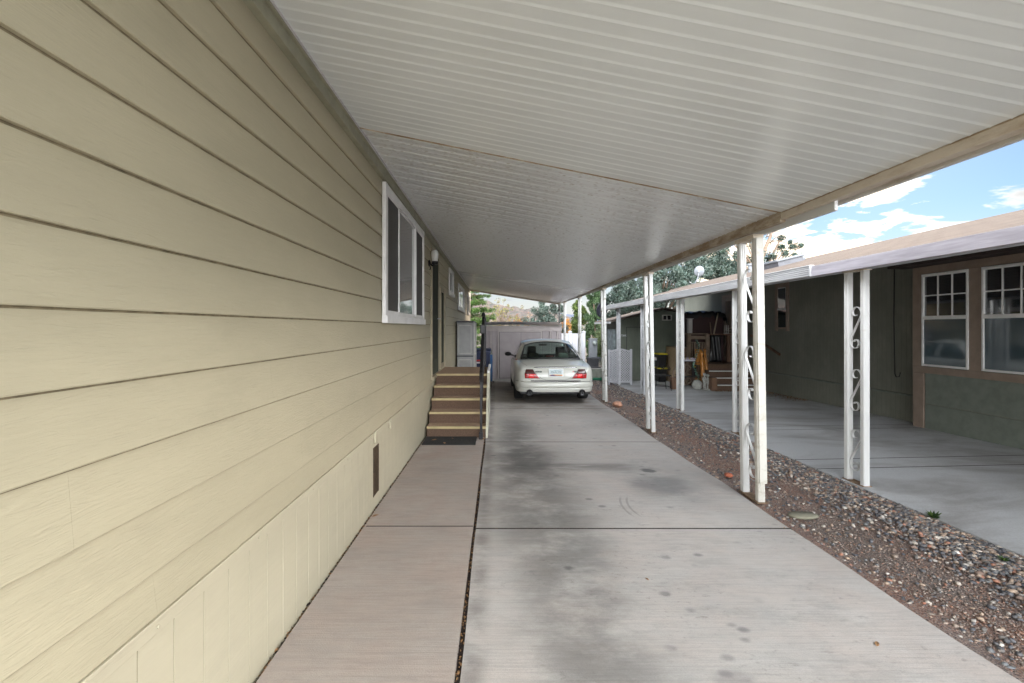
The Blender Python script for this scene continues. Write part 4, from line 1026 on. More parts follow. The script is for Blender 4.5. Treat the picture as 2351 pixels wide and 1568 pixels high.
for i in range(n): q = i*4; fs += [(q, q+1, q+5, q+4), (q+2, q+6, q+7, q+3), (q, q+4, q+6, q+2), (q+1, q+3, q+7, q+5)]
b.add(vs, fs); b.build('roof', m_rooft, sh)
b = MB(); b.box((-.40, sy-.05, sg-.05), (2.08, sy+.0115, sg+.075)); b.build('sill', simple('pale_concrete_sill', (.4, .38, .36), .8, amt=.15), sh, bevel=.01)

# plastic cabinet
gy = g(12)
cb = thing('storage_cabinet', 'tall grey resin storage cabinet against the beige wall behind the stairs', 'cabinet', (-.78, 12.3, gy))
b = MB(); b.box((-.99, 11.93, gy), (-.575, 12.9, 1.60)); b.build('carcass', m_plas, cb, bevel=.01)
for z0_, z1_ in ((gy+.05, .745), (.785, 1.585)):
    b = MB(); b.box((-.98, 11.905, z0_), (-.595, 11.928, z1_)); d_ = b.build('door', m_plas, cb, bevel=.006)
    b = MB()
    a = (-.945, -.63, z0_+.045, z1_-.06)
    for q in ((a[0], a[0]+.014, a[2], a[3]), (a[1]-.014, a[1], a[2], a[3]), (a[0]+.014, a[1]-.014, a[2], a[2]+.014), (a[0]+.014, a[1]-.014, a[3]-.014, a[3])): b.box((q[0], 11.897, q[2]), (q[1], 11.9045, q[3]))
    b.build('door_moulding', m_plasl, d_, bevel=.003)
b = MB(); b.box((-.995, 11.90, .748), (-.58, 11.935, .782)); b.build('mid_rail', m_plasd, cb, bevel=.003)
b = MB(); b.box((-1.0, 11.90, 1.60), (-.57, 12.92, 1.635)); b.build('lid', m_plasd, cb, bevel=.008)
b = MB(); b.box((-.574, 11.94, gy), (-.545, 12.88, 1.59)); b.box((-.545, 11.96, .80), (-.52, 12.02, .85)); b.build('side_door', m_plasl, cb, bevel=.006)
# wheelie bin
gy = g(13.3)
wb = thing('wheelie_bin', 'navy blue wheelie bin with a red sticker between the grey cabinet and the mauve shed', 'bin', (-.37, 13.5, gy))
b = MB(); b.add([(-.52,13.15,gy+.05),(-.22,13.15,gy+.05),(-.22,13.6,gy+.05),(-.52,13.6,gy+.05),(-.57,13.05,.80),(-.19,13.05,.80),(-.19,13.7,.80),(-.57,13.7,.80)], [(0,3,2,1),(4,5,6,7),(0,1,5,4),(1,2,6,5),(2,3,7,6),(3,0,4,7)]); b.box((-.59, 13.02, .76), (-.17, 13.72, .80)); b.build('tub', m_blue, wb, bevel=.012)
b = MB(); b.prism([(13.0,.802),(13.75,.802),(13.75,.86),(13.5,.90),(13.1,.88),(13.0,.85)], -.60, -.165, 'X'); b.build('lid', m_blue, wb, bevel=.012)
b = MB(); b.box((-.55, 13.045, .56), (-.42, 13.075, .60)); b.build('sticker', m_red, wb)
b = MB(); b.box((-.55, 13.06, .50), (-.42, 13.085, .54)); b.build('label_strip', m_trimw, wb)
for s in (-.56, -.2): b = MB(); b.lathe([(.02,-.02),(.1,-.02),(.1,.02),(.02,.02)], (s, 13.6, gy+.1), 18, 'X'); b.build('wheel', m_tire, wb)
gy = g(14.9)
bs = thing('pipe_stand', 'bright blue steel column stand with a grey clamp head in front of the mauve shed', 'stand', (-.17, 14.9, gy))
b = MB(); b.box((-.215, 14.87, gy+.03), (-.135, 14.93, .64)); b.build('column', m_blue2, bs, bevel=.008)
b = MB(); b.box((-.29, 14.80, gy), (-.08, 15.0, gy+.03)); b.build('foot', m_iron, bs, bevel=.004)
b = MB(); b.box((-.26, 14.86, .64), (-.12, 14.94, .68)); b.tube([(-.19, 14.9, .68), (-.19, 14.9, .75)], .03, 10); b.box((-.235, 14.87, .75), (-.135, 14.93, .775)); b.build('clamp_head', m_util, bs, bevel=.004)

# white vinyl fence
fy = 20.5; fg = g(fy)
fe = thing('vinyl_fence', 'white vinyl privacy fence beyond the mauve shed', 'fence', (3.2, fy, fg))
b = MB(); x = 2.3
while x < 3.62: b.box((x, fy, fg+.05), (x+.145, fy+.03, 1.16)); x += .15
b.build('panel', m_white, fe, bevel=.003)
b = MB(); b.box((2.3, fy-.02, 1.16), (3.62, fy+.05, 1.22)); b.build('rail', m_white, fe, bevel=.004)
b = MB(); b.box((2.3, fy-.02, fg+.02), (3.62, fy+.05, fg+.1)); b.build('rail', m_white, fe, bevel=.004)
for x in (2.25, 3.10, 3.68):
    b = MB(); b.box((x-.06, fy-.045, fg), (x+.06, fy+.075, 1.27)); p_ = b.build('post', m_white, fe, bevel=.004)
    b = MB(); b.box((x-.08, fy-.065, 1.27), (x+.08, fy+.095, 1.295)); b.add([(x-.07,fy-.055,1.295),(x+.07,fy-.055,1.295),(x+.07,fy+.085,1.295),(x-.07,fy+.085,1.295),(x,fy+.015,1.34)], [(0,1,4),(1,2,4),(2,3,4),(3,0,4),(0,3,2,1)]); b.build('post_cap', m_white, p_)

# electric meter pedestal etc.
my = 17.0; mg = g(my)
mp = thing('meter_pedestal', 'grey electric meter pedestal with a round glass meter, right of the car', 'meter box', (3.39, my, mg))
b = MB(); b.box((3.255, my, mg), (3.53, my+.2, 1.06)); b.box((3.245, my-.01, 1.06), (3.54, my+.21, 1.085)); b.build('cabinet', m_elec, mp, bevel=.006)
b = MB(); b.lathe([(.07,0),(.085,-.02),(.085,-.03),(.07,-.04),(.068,-.09),(.05,-.11),(0,-.115)], (3.43, my, .92), 22, 'Y'); b.build('meter', NT('meter_glass', (.45,.5,.48), .08, spec=.8).m, mp, smooth=True)
b = MB(); b.box((3.275, my-.006, .42), (3.51, my-.001, .78)); b.build('cover', m_elec, mp, bevel=.003)
uy = 16.0; ug = g(uy)
ub = thing('utility_box', 'grey-green utility box on the gravel below the black slatted crate', 'box', (3.33, uy+.2, ug))
b = MB(); b.box((3.14, uy, ug), (3.52, uy+.45, .10)); b.build('box_body', m_util, ub, bevel=.01)
b = MB(); b.box((3.12, uy-.02, .10), (3.54, uy+.47, .125)); b.build('lid', m_plasl, ub, bevel=.005)
cr = thing('slatted_crate', 'black slatted plastic crate standing on the grey-green utility box', 'crate', (3.24, uy+.2, .127))
b = MB(); b.box((3.04, uy-.02, .43), (3.46, uy+.43, .475)); b.build('rim', m_plasd, cr, bevel=.006)
b = MB()
for k in range(9): b.box((3.055+k*.046, uy, .13), (3.075+k*.046, uy+.02, .43))
for k in range(9): b.box((3.05, uy+.03+k*.045, .13), (3.065, uy+.05+k*.045, .43))
b.box((3.05, uy, .127), (3.45, uy+.42, .145)); b.box((3.05, uy+.40, .145), (3.45, uy+.415, .43)); b.build('slats', m_plasd, cr)
hs = MB(); pts = []
for k in range(140):
    a = k*.28; r = .16+.05*math.sin(k*.37); pts.append((3.27+1.3*r*math.cos(a)+.02*math.sin(k), 15.6+r*math.sin(a), g(15.6)+.012+.0007*k*.5))
hs.tube(pts, .010, 6); tag(hs.build('garden_hose', m_hose, origin=(3.27, 15.6, g(15.6)), smooth=True), 'coiled green garden hose on the gravel by the utility box', 'hose')

# lattice screen
ly = 14.1; lg = g(ly)
lt = thing('lattice_screen', 'white arched two-panel lattice screen on the gravel edge before the green shed', 'screen', (3.59, ly, lg))
x0, x1 = 3.25, 3.93
def arch(x): u = (x-x0)/(x1-x0); return .80 + .055*math.sin(math.pi*min(max((u-.08)/.84, 0), 1))**2 - .005
b = MB(); b.box((x0-.01, ly-.02, lg+.0), (x0+.035, ly+.02, .83)); b.box((x1-.05, ly-.02, lg-.0), (x1+.01, ly+.02, .84)); b.box((x0+.035, ly-.015, lg+.07), (x1-.05, ly+.015, lg+.11)); b.build('frame', m_white, lt, bevel=.004)
b = MB(); n = 24
for i in range(n):
    xa_, xb_ = x0+.035+(x1-.05-x0-.035)*i/n, x0+.035+(x1-.05-x0-.035)*(i+1)/n
    b.add([(xa_,ly-.017,arch(xa_)-.03),(xb_,ly-.017,arch(xb_)-.03),(xb_,ly+.017,arch(xb_)-.03),(xa_,ly+.017,arch(xa_)-.03),(xa_,ly-.017,arch(xa_)+.01),(xb_,ly-.017,arch(xb_)+.01),(xb_,ly+.017,arch(xb_)+.01),(xa_,ly+.017,arch(xa_)+.01)], [(0,3,2,1),(4,5,6,7),(0,1,5,4),(2,3,7,6)])
b.build('arched_rail', m_white, lt)
b = MB(); zlo, zhi = lg+.10, .82; sp2 = .07
for sgn in (1, -1):
    c0 = -2.0
    while c0 < 3.0:
        # line x = xs + t, z = zlo + sgn... clip to box
        pts = []
        for k in range(61):
            z = zlo + (zhi-zlo)*k/60; x = x0 + c0 + (z-zlo)*sgn
            if x0+.03 <= x <= x1-.045 and z <= arch(x)-.01: pts.append((x, z))
        if len(pts) > 1:
            b.bar((pts[0][0], ly + .004*sgn, pts[0][1]), (pts[-1][0], ly + .004*sgn, pts[-1][1]), .006, .022, up=(1, 0, 0))
        c0 += sp2
b.build('lattice', m_white, lt)
b = MB(); b.box(((x0+x1)/2-.035, ly-.012, zlo), ((x0+x1)/2+.025, ly+.012, .83)); b.build('hinge_stile', m_white, lt)

# rock by post
rk = MB(); bm_ = bmesh.new(); bmesh.ops.create_icosphere(bm_, subdivisions=3, radius=1)
for v in bm_.verts:
    n_ = 1+.25*mnoise.noise(v.co*1.4); rk.v.append((2.50+v.co.x*n_*.10, 10.0+v.co.y*n_*.13, g(10)+.03+v.co.z*n_*.06))
rk.f = [tuple(v.index for v in f.verts) for f in bm_.faces]; rk.m = [0]*len(rk.f); bm_.free()
tag(rk.build('rock', m_rock, origin=(2.50, 10.0, g(10)), smooth=True), 'peach coloured rock at the foot of a scroll post beside the driveway', 'rock')
rk = MB(); rk.lathe([(0,-.02),(.035,-.015),(.045,0),(.03,.02),(0,.028)], (2.42, 5.05, g(5)+.0), 7); tag(rk.build('rock', simple('red_brick_stone', (.36,.11,.06), .9), origin=(2.42,5.05,g(5))), 'small red brick-like stone in the gravel just beyond the nearest post', 'rock')

rk = MB(); rk.lathe([(0,-.02),(.10,-.01),(.115,.004),(.10,.012),(0,.014)], (0,0,0), 11); rk.v = [(2.50+p[0]*1.1, 3.95+p[1]*.62, g(4)-.008+p[2]) for p in rk.v]
tag(rk.build('flat_stone', simple('olive_flat_stone', (.2,.19,.14), .85, bump=.4), origin=(2.5,3.95,g(4)), smooth=True), 'flat olive stone lying in the grit just nearer than the nearest post', 'stone')
for wx_, wy_, sc_, lb in ((3.50, 3.88, .05, 'small green weed at the edge of the neighbor concrete, nearest the camera'), (3.30, 3.15, .03, 'tiny green weed among the grey pebbles in the right foreground'), (3.48, 6.3, .03, 'tiny weed on the far side of the gravel behind the nearest post')):
    Vq, Fq = [], []
    for k in range(60):
        a = rng.uniform(0, 6.28); L_ = sc_*rng.uniform(.5, 1.2); q = len(Vq); c = np.array([wx_, wy_, g(wy_)-.005]); d1 = np.array([math.cos(a), math.sin(a), rng.uniform(.3, 1.2)]); w1 = np.array([-math.sin(a), math.cos(a), 0])*L_*.18
        Vq += [c, c+d1*L_*.6-w1, c+d1*L_, c+d1*L_*.6+w1]; Fq.append((q, q+1, q+2, q+3))
    tag(npmesh('weed', Vq, Fq, lf_ced, mi=rng.choice(3, len(Fq)), origin=(wx_, wy_, g(wy_))), lb, 'weed', 'small weeds in the gravel')
# ------------------------------------------------------------------ green shed
gy0 = 15.4; gg0 = g(gy0)
gs = thing('garden_shed', 'dark green gabled garden shed with a narrow door behind the neighbor carport', 'shed', (5.2, gy0+1, gg0))
b = MB(); b.prism([(3.95, gg0-.05), (6.75, gg0-.05), (6.75, 1.72), (5.32, 2.035), (3.95, 1.70)], gy0, gy0+2.1, 'Y'); b.build('wall', m_greenx, gs)
b = MB(); e = .05
for (xa_, za_), (xb_, zb_) in (((3.58, 1.635), (5.32, 2.065)), ((5.32, 2.065), (6.95, 1.70))):
    b.add([(xa_,gy0-.12,za_),(xb_,gy0-.12,zb_),(xb_,gy0+2.3,zb_),(xa_,gy0+2.3,za_),(xa_,gy0-.12,za_+e),(xb_,gy0-.12,zb_+e),(xb_,gy0+2.3,zb_+e),(xa_,gy0+2.3,za_+e)], [(0,3,2,1),(4,5,6,7),(0,1,5,4),(1,2,6,5),(2,3,7,6),(3,0,4,7)])
b.build('roof', m_shingle, gs)
b = MB(); b.box((3.56, gy0-.14, 1.60), (3.60, gy0+2.3, 1.66)); b.build('eave_gutter', m_trimw2, gs)
b = MB(); b.box((4.135, gy0-.014, gg0+.03), (4.78, gy0-.001, 1.47)); dd = b.build('door', m_greenx, gs, bevel=.002)
b = MB(); 
for q in ((4.115, 4.130, gg0+.02, 1.49), (4.785, 4.80, gg0+.02, 1.49), (4.130, 4.785, 1.475, 1.49)): b.box((q[0], gy0-.018, q[2]), (q[1], gy0-.001, q[3]))
b.build('door_gap', m_cdark, dd)
b = MB()
for q in ((5.255, 5.285, 1.695, 1.875), (5.53, 5.56, 1.695, 1.875), (5.285, 5.53, 1.695, 1.72), (5.285, 5.53, 1.85, 1.875), (5.395, 5.42, 1.72, 1.85)): b.box((q[0], gy0-.03, q[2]), (q[1], gy0-.001, q[3]))
w_ = b.build('window', simple('cream_window_frame', (.55,.53,.48), .5), gs); b = MB(); b.box((5.285, gy0-.012, 1.72), (5.53, gy0-.002, 1.85)); b.build('pane', m_glassdark, w_)
text_obj('73042', .085, .003, (4.045, gy0-.008, 1.215), RX, m_num, gs, 'house_number', sx=.9)
b = MB(); b.box((3.78, 15.75, g(16)), (3.87, 16.55, 1.42)); tag(b.build('leaning_board', simple('weathered_blue_board', (.22,.26,.27), .7, amt=.35, scale=6), origin=(3.8,16.1,g(16)), bevel=.01), 'weathered blue-grey tabletop board leaning on the side of the green shed', 'board')

# ------------------------------------------------------------------ neighbour house
nh = thing('mobile_home', 'dark green mobile home with a tan shingle roof and brown bay windows on the right', 'house', (8, 8, g(8)))
NX = 6.95; BXX = 6.70
b = MB(); b.box((NX+.0, 7.5, .34), (NX+3.4, 17.9, 2.98)); b.build('wall', m_green, nh)
b = MB(); b.box((NX-.012, 7.5, -.35), (NX+.3, 17.9, .315)); b.build('skirting', m_green, nh)
b = MB(); b.box((NX-.03, 7.79, .315), (NX+.02, 17.9, .345)); b.build('ledge', m_green2, nh, bevel=.004)
b = MB(); b.box((BXX+.012, -4, -.35), (NX+.4, 7.76, 2.9)); b.build('bay_wall', m_green, nh)
b = MB(); b.box((BXX-.004, -4, -.35), (BXX+.012, 7.56, .275)); b.box((BXX+.0, -4, .29), (BXX+.0115, 7.56, .76)); b.build('bay_skirting', m_green2, nh, bevel=.002)
b = MB(); b.box((BXX-.012, 7.58, -.35), (BXX+.0115, 7.775, .755)); b.box((BXX+.0115, 7.762, -.35), (NX, 7.775, 2.42)); b.build('corner_board', m_brown, nh, bevel=.004)
# bay trim: boards around the windows
wy = [(6.85, 7.60), (5.91, 6.66), (4.97, 5.72), (4.03, 4.78)]
b = MB(); b.box((BXX-.014, -4, .758), (BXX+.0118, 7.775, .86)); b.box((BXX-.014, -4, 2.31), (BXX+.0118, 7.775, 2.42))
edges = [7.775] + [v for p in wy for v in (p[1], p[0])]
for i in range(0, len(edges)-1, 2): b.box((BXX-.016, edges[i+1]+.001, .861), (BXX+.0112, edges[i]-.001, 2.309))
b.box((BXX-.016, 3.5, .861), (BXX+.0112, 4.029, 2.309)); b.build('bay_trim', m_brown, nh, bevel=.003)
t = NT('bay_window_glass', (.018, .022, .028), .02, spec=1.0, coat=1.0); t.b.inputs['Coat IOR'].default_value = 2.0; m_bay = t.m
m_scr = NT('blue_screened_glass', (.05, .075, .09), .06, spec=1.0, coat=.8).m
for ya_, yb_ in wy:
    b = MB(); fw = .03; zb_, zt_ = .872, 2.30
    for q in ((ya_, ya_+fw, zb_, zt_), (yb_-fw, yb_, zb_, zt_), (ya_+fw, yb_-fw, zb_, zb_+fw), (ya_+fw, yb_-fw, zt_-fw-.01, zt_), (ya_+fw, yb_-fw, 1.595, 1.65)): b.box((BXX-.030, q[0], q[2]), (BXX+.010, q[1], q[3]))
    w_ = b.build('window', m_trimw, nh, bevel=.003)
    b = MB(); b.box((BXX-.002, ya_+fw, 1.65), (BXX+.009, yb_-fw, zt_-fw-.01)); b.build('pane', m_bay, w_)
    b = MB(); b.box((BXX-.014, ya_+fw, zb_+fw), (BXX+.009, yb_-fw, 1.595)); b.build('screen', m_scr, w_)
    b = MB()
    for k in (1, 2): yy_ = ya_+fw+(yb_-ya_-2*fw)*k/3; b.box((BXX-.012, yy_-.009, 1.651), (BXX-.003, yy_+.009, zt_-fw-.011))
    b.box((BXX-.011, ya_+fw, 1.955), (BXX-.0035, yb_-fw, 1.973)); b.build('grille', m_trimw, w_)
b = MB(); b.prism([(6.42, 2.43), (6.71, 2.425), (6.71, 2.9), (6.42, 2.56)], -4, 7.95, 'Y'); b.build('bay_soffit', m_dkbrown, nh)
# wall window
ww = window(nh, 11.48, 12.02, 1.38, 2.55, [(0, 1, m_glassdark, .015)], .085, False, NX, -1, m_brown)
b = MB(); b.box((NX-.04, 11.57, 1.90), (NX-.012, 11.93, 1.935)); b.box((NX-.03, 11.57, 1.94), (NX-.012, 11.93, 2.45)); b.build('sash', m_trimw2, ww)
b = MB(); b.box((NX-.034, 11.60, 1.95), (NX-.031, 11.90, 2.42)); b.build('pane', m_glassmid, ww)
# security door
b = MB()
for q in ((13.45, 13.55, .46, 2.45), (14.72, 14.84, .46, 2.45), (13.55, 14.72, 2.36, 2.45)): b.box((NX-.05, q[0], q[2]), (NX+.01, q[1], q[3]))
dd = b.build('door', m_brown, nh, bevel=.004)
b = MB(); b.box((NX-.032, 13.56, .47), (NX-.002, 14.71, 2.35)); b.build('door_leaf', m_glassdark, dd)
b = MB()
for q in ((13.56, 13.66, .47, 2.35), (14.61, 14.71, .47, 2.35), (13.66, 14.61, 2.26, 2.35), (13.66, 14.61, .47, .62), (13.66, 14.61, 1.36, 1.40), (13.66, 14.61, 1.28, 1.31), (13.66, 14.61, 1.44, 1.47)): b.box((NX-.05, q[0], q[2]), (NX-.033, q[1], q[3]))
for k in range(12): yy_ = 13.72 + k*.075; b.bar((NX-.042, yy_, .62), (NX-.042, yy_, 2.26), .014, .014)
b.build('security_grille', m_brown, dd)
# roof
def rz(x): return 2.125 + .251*(x-3.45)
b = MB()
def rpoly(pts, top, bot):
    n = len(pts); vs = [(x, y, rz(x)+top) for x, y in pts] + [(x, y, rz(x)+bot) for x, y in pts]
    b.add(vs, [tuple(range(n)), tuple(range(n, 2*n))[::-1]] + [(i, i+n, (i+1) % n+n, (i+1) % n) for i in range(n)])
rpoly([(3.42, -4), (8.0, -4), (8.0, 18.1), (6.45, 18.1), (6.45, 15.5), (3.42, 15.5)], .0, -.06)
b.add([(8.0, -4, rz(8)), (12.5, -4, rz(8)-1.05), (12.5, 18.1, rz(8)-1.05), (8.0, 18.1, rz(8))], [(0,1,2,3)])
b.build('roof', m_shingle, nh)
b = MB(); b.add([(NX, 17.9, 2.4), (10.5, 17.9, 2.4), (8.0, 17.9, rz(8)-.07)], [(0,1,2)]); b.build('gable', m_green, nh)
b = MB(); b.box((3.375, -4, 2.02), (3.418, 5.19, 2.128)); b.build('fascia', m_fascia, nh, bevel=.002)

nc = thing('carport', 'neighbor carport frame with ribbed white gutter beam and short scroll posts', 'carport', (3.5, 10, g(10)))
b = MB(); b.prism([(3.37, 2.02), (3.415, 2.02), (3.415, 2.13), (3.37, 2.13)] , 5.20, 15.45, 'Y')
for k in range(5): b.box((3.360, 5.201, 2.028+k*.021), (3.371, 15.449, 2.038+k*.021))
b.box((3.355, 5.20, 2.131), (3.41, 15.45, 2.143)); b.build('beam', m_nbeam, nc, bevel=.002)
def npost(y, m=None):
    return make_post(nc, 3.57, y, .11, g, 2.03, .0, .055, ((.10, .45), (.70, .45), (1.32, .45)), m or m_trimw, m or m_trimw)
for i, y in enumerate((4.80, 7.15, 9.42, 11.8, 14.2)): npost(y, m_trimw2 if i > 2 else m_post)
# soffit beam joining posts
b = MB(); b.box((3.53, 4.0, 2.035), (3.61, 15.45, 2.065)); b.build('inner_beam', m_trimw2, nc)
b = MB(); b.box((3.53, -4.0, 2.035), (3.61, 3.999, 2.065)); b.build('inner_beam', m_trimw2, nc)

# roof furniture
vp = thing('vent_pipe', 'grey vent pipe with a cone flashing on the tan shingle roof', 'vent', (7.0, 11.1, rz(7)))
b = MB(); b.lathe([(.11,-.03),(.035,.11),(.035,.12)], (7.0,11.1,rz(7)), 16); b.build('flashing', m_dish, vp, smooth=True)
b = MB(); b.tube([(7.0,11.1,rz(7)+.1),(7.0,11.1,rz(7)+.26)], .028, 12); b.build('pipe', m_util, vp, smooth=True)
vp = thing('vent_pipe', 'short grey capped vent on the tan roof, behind the nearest scroll post', 'vent', (6.6, 12.6, rz(6.6)))
b = MB(); b.tube([(6.6,12.6,rz(6.6)-.03),(6.6,12.6,rz(6.6)+.17)], .05, 12); b.build('pipe', m_dish, vp); b = MB(); b.lathe([(.09,0),(.09,.04),(0,.06)], (6.6,12.6,rz(6.6)+.17), 14); b.build('cap', m_dish, vp)
sk = thing('skylight', 'low blue-grey skylight box on the tan shingle roof', 'skylight', (6.35, 10.8, rz(6.35)))
b = MB(); MR = Matrix.Translation((6.35, 10.85, rz(6.35))) @ Matrix.Rotation(-math.atan(.242), 4, 'Y'); b.box((-.28, -.42, -.02), (.28, .42, .10), M4=MR); b.build('curb', m_plasd, sk, bevel=.006)
b = MB(); b.box((-.32, -.46, .10), (.32, .46, .15), M4=MR); b.build('dome', m_dish, sk, bevel=.02)
def dish(loc, r, mat, label, flip=1, group=None):
    d_ = thing('satellite_dish', label, 'satellite dish', loc)
    b = MB(); prof = [(r*i/8, .28*r*(i/8)**2*flip) for i in range(9)] + [(r, .28*r*flip-.012), (0, -.012)]
    b.lathe(prof, (0,0,0), 28, 'Y'); MR = Matrix.Translation(Vector(loc)) @ Matrix.Rotation(R(20), 4, 'X') @ Matrix.Rotation(R(25*flip), 4, 'Z')
    b.v = [tuple(MR @ Vector((p[0]*.88, -p[1], p[2]))) for p in b.v]; b.build('reflector', mat, d_, smooth=True); return d_
d_ = dish((7.46, 17.85, 3.54), .20, m_dish, 'pale grey satellite dish on a bent mast at the far end of the tan roof', -1)
b = MB(); b.tube([(7.46,17.9,3.50),(7.44,17.92,3.30),(7.32,17.9,3.08)], .022, 8); b.tube([(7.32,17.9,3.08),(7.15,17.8,3.10),(7.05,17.7,3.14)], .016, 8); b.build('mast', m_dish, d_, smooth=True)
b = MB(); b.tube([(7.42,17.85,3.36),(7.30,17.6,3.40),(7.27,17.5,3.50)], .014, 8); b.box((7.24,17.46,3.48),(7.32,17.52,3.53)); b.build('feed_arm', m_dish, d_)
d_ = dish((3.36, 15.62, 2.07), .255, m_dishd, 'black satellite dish at the far end of the white gutter beam, behind a post', 1)
b = MB(); b.tube([(3.36,15.65,2.05),(3.45,15.6,2.0),(3.5,15.5,2.05)], .02, 8); b.build('mast', m_iron, d_)
hk = MB(); hk.tube([(NX-.02, 8.43, 2.72), (NX-.022, 8.44, 1.6), (NX-.02, 8.42, .66), (NX-.03, 8.38, .61), (NX-.04, 8.30, .63), (NX-.04, 8.28, .70)], .008, 8)
tag(hk.build('cable', m_blackp, origin=(NX, 8.43, .6), smooth=True), 'thin black cable hanging down the dark green wall, hooked at its end', 'cable')
rl = thing('wall_rail', 'short brown wooden handrail sloping down the dark green wall', 'handrail', (NX-.05, 12.2, 1.0))
b = MB(); b.bar((NX-.07, 13.1, 1.26), (NX-.07, 11.76, .81), .04, .05); b.build('rail', m_wood, rl, bevel=.006); b = MB(); b.bar((NX, 12.1, .90), (NX-.07, 12.1, .92), .03, .03); b.bar((NX, 12.9, 1.16), (NX-.07, 12.9, 1.18), .03, .03); b.build('bracket', m_iron, rl)

# neighbour steps and landing
ns = thing('entry_stairs', 'brown carpeted steps with white nosings to the security door of the green house', 'stairs', (6.35, 13.4, g(13)))
zz0 = g(12.7)
for i in range(4):
    y0 = 12.62+.25*i; zt = zz0+.163*(i+1); ye = 15.0 if i == 3 else y0+.26
    b = MB(); b.box((5.75 if i < 3 else 5.56, y0+.01, zz0-.05), (NX-.055, ye, zt-.02)); b.build('riser', m_carpet, ns, bevel=.004)
    if i < 3:
        b = MB(); b.box((5.76, y0-.006, zt-.03), (NX-.055, y0+.02, zt-.005)); b.build('nosing', m_trimw, ns, bevel=.004)
    b = MB(); b.box((5.75 if i < 3 else 5.56, y0+.021, zt-.019), (NX-.055, ye, zt-.004)); b.build('tread', m_carpet, ns)
zl2 = zz0+.163*4
b = MB(); b.box((5.60, 12.6, zz0-.03), (5.74, 13.3, zz0+.34)); b.build('side_cheek', m_wood, ns, bevel=.006)
rg_ = thing('deck_railing', 'weathered tan deck railing with slats beside the landing of the green house', 'railing', (5.85, 14.1, zl2))
b = MB()
for x in (5.58, 6.12): b.box((x-.05, 14.02, zz0), (x+.05, 14.12, 1.27))
b.build('post', m_greyw, rg_, bevel=.004)
b = MB(); b.box((5.50, 13.98, 1.27), (6.10, 14.16, 1.305)); b.box((5.63, 14.04, 1.13), (6.07, 14.10, 1.23)); b.box((5.63, 14.04, 1.03), (6.07, 14.08, 1.05)); b.build('rail', m_greyw, rg_, bevel=.004)
for k in range(6): b = MB(); b.box((5.66+k*.072, 14.05, .40), (5.70+k*.072, 14.08, 1.03)); b.build('slat', m_greyw, rg_)
b = MB(); b.box((6.08, 14.05, 1.25), (6.90, 14.12, 1.29)); b.box((6.70, 14.06, zl2), (6.78, 14.12, 1.25)); b.build('back_rail', m_wood, rg_)
b = MB(); b.box((5.60, 14.14, 1.306), (5.72, 14.26, 1.72)); b.box((5.575, 14.12, 1.72), (5.745, 14.28, 1.735)); tag(b.build('box_post', m_plasl, origin=(5.66,14.2,1.306), bevel=.004), 'short pale square column on the top of the tan deck railing', 'column')
hc = thing('hutch_cabinet', 'tall dark maroon hutch draped with a black tarp on the landing of the green house', 'cabinet', (6.2, 14.7, zl2))
b = MB(); b.box((5.74, 14.35, zl2), (6.72, 14.95, 1.88)); b.build('carcass', m_maroon, hc, bevel=.01)
def tarp(u, v):
    x = 5.62 + 1.2*u; y = 14.28 + .74*v; z = 1.90 + .05*math.sin(math.pi*u) + .02*math.sin(u*23+v*5) + .015*math.sin(u*41)
    if v < .12: z -= (.12-v)*1.4 + .02*math.sin(u*37); y = 14.30
    if u > .93: z -= (u-.93)*3
    return (x, y, z)
b = MB(); b.grid(tarp, 60, 20); b.build('tarp', m_tarp, hc, smooth=True)
b = MB(); b.grid(lambda u, v: (6.18+.30*u, 13.97+.03*math.sin(u*11+v*3), .48+.77*v), 12, 12); tag(b.build('tarp_bag', m_tarp, origin=(6.3,13.97,.48), solid=.05, smooth=True), 'black plastic sheet hanging below the rail right of the tan slats', 'sheet')
b = MB(); b.bar((6.28, 14.0, 1.28), (6.50, 14.22, 1.90), .03, .02); tag(b.build('wood_strip', simple('pale_wood_strip', (.42,.36,.26), .7), origin=(6.3,14.0,1.28)), 'long pale wood strip leaning against the tarp-covered hutch', 'wood strip', None)
b = MB(); b.bar((6.20, 14.0, 1.28), (6.27, 14.22, 1.62), .022, .015); tag(b.build('wood_strip', m_greyw, origin=(6.2,14.0,1.28)), 'short dark wood strip leaning left of the long pale one', 'wood strip')
b = MB()
for x in (6.62, 6.67, 6.72): b.bar((x, 14.05, 1.30), (x, 14.05, 1.54), .016, .016)
b.bar((6.60, 14.05, 1.305), (6.74, 14.05, 1.305), .03, .02); tag(b.build('candle_rack', m_plasl, origin=(6.67,14.05,1.3)), 'three short pale sticks in a rack on the rail beside the security door', 'rack')

# porch clutter
def ctag(o, *a): return tag(o, *a)
zt0 = g(15.1)
for k, (za, zb_) in enumerate(((zt0, .19), (.235, .63))):
    bn = thing('storage_tote', ['lower black storage tote with a yellow lid beside the tan box', 'upper black storage tote with a yellow lid, stacked on the other tote'][k], 'tote', (5.12, 15.1, za), 'stacked black totes with yellow lids')
    b = MB(); b.add([(5.02,14.98,za),(5.22,14.98,za),(5.22,15.25,za),(5.02,15.25,za),(4.99,14.93,zb_),(5.25,14.93,zb_),(5.25,15.30,zb_),(4.99,15.30,zb_)], [(0,3,2,1),(4,5,6,7),(0,1,5,4),(1,2,6,5),(2,3,7,6),(3,0,4,7)]); b.build('tub', m_blackp, bn, bevel=.012)
    b = MB(); b.box((4.97, 14.90, zb_), (5.27, 15.32, zb_+.042)); b.build('lid', m_yel, bn, bevel=.010)
g14 = g(14.6)
bx_ = thing('wooden_cabinet', 'tan and brown particle board cabinet between the yellow-lidded totes and the orange bed head', 'cabinet', (5.65, 14.8, g14))
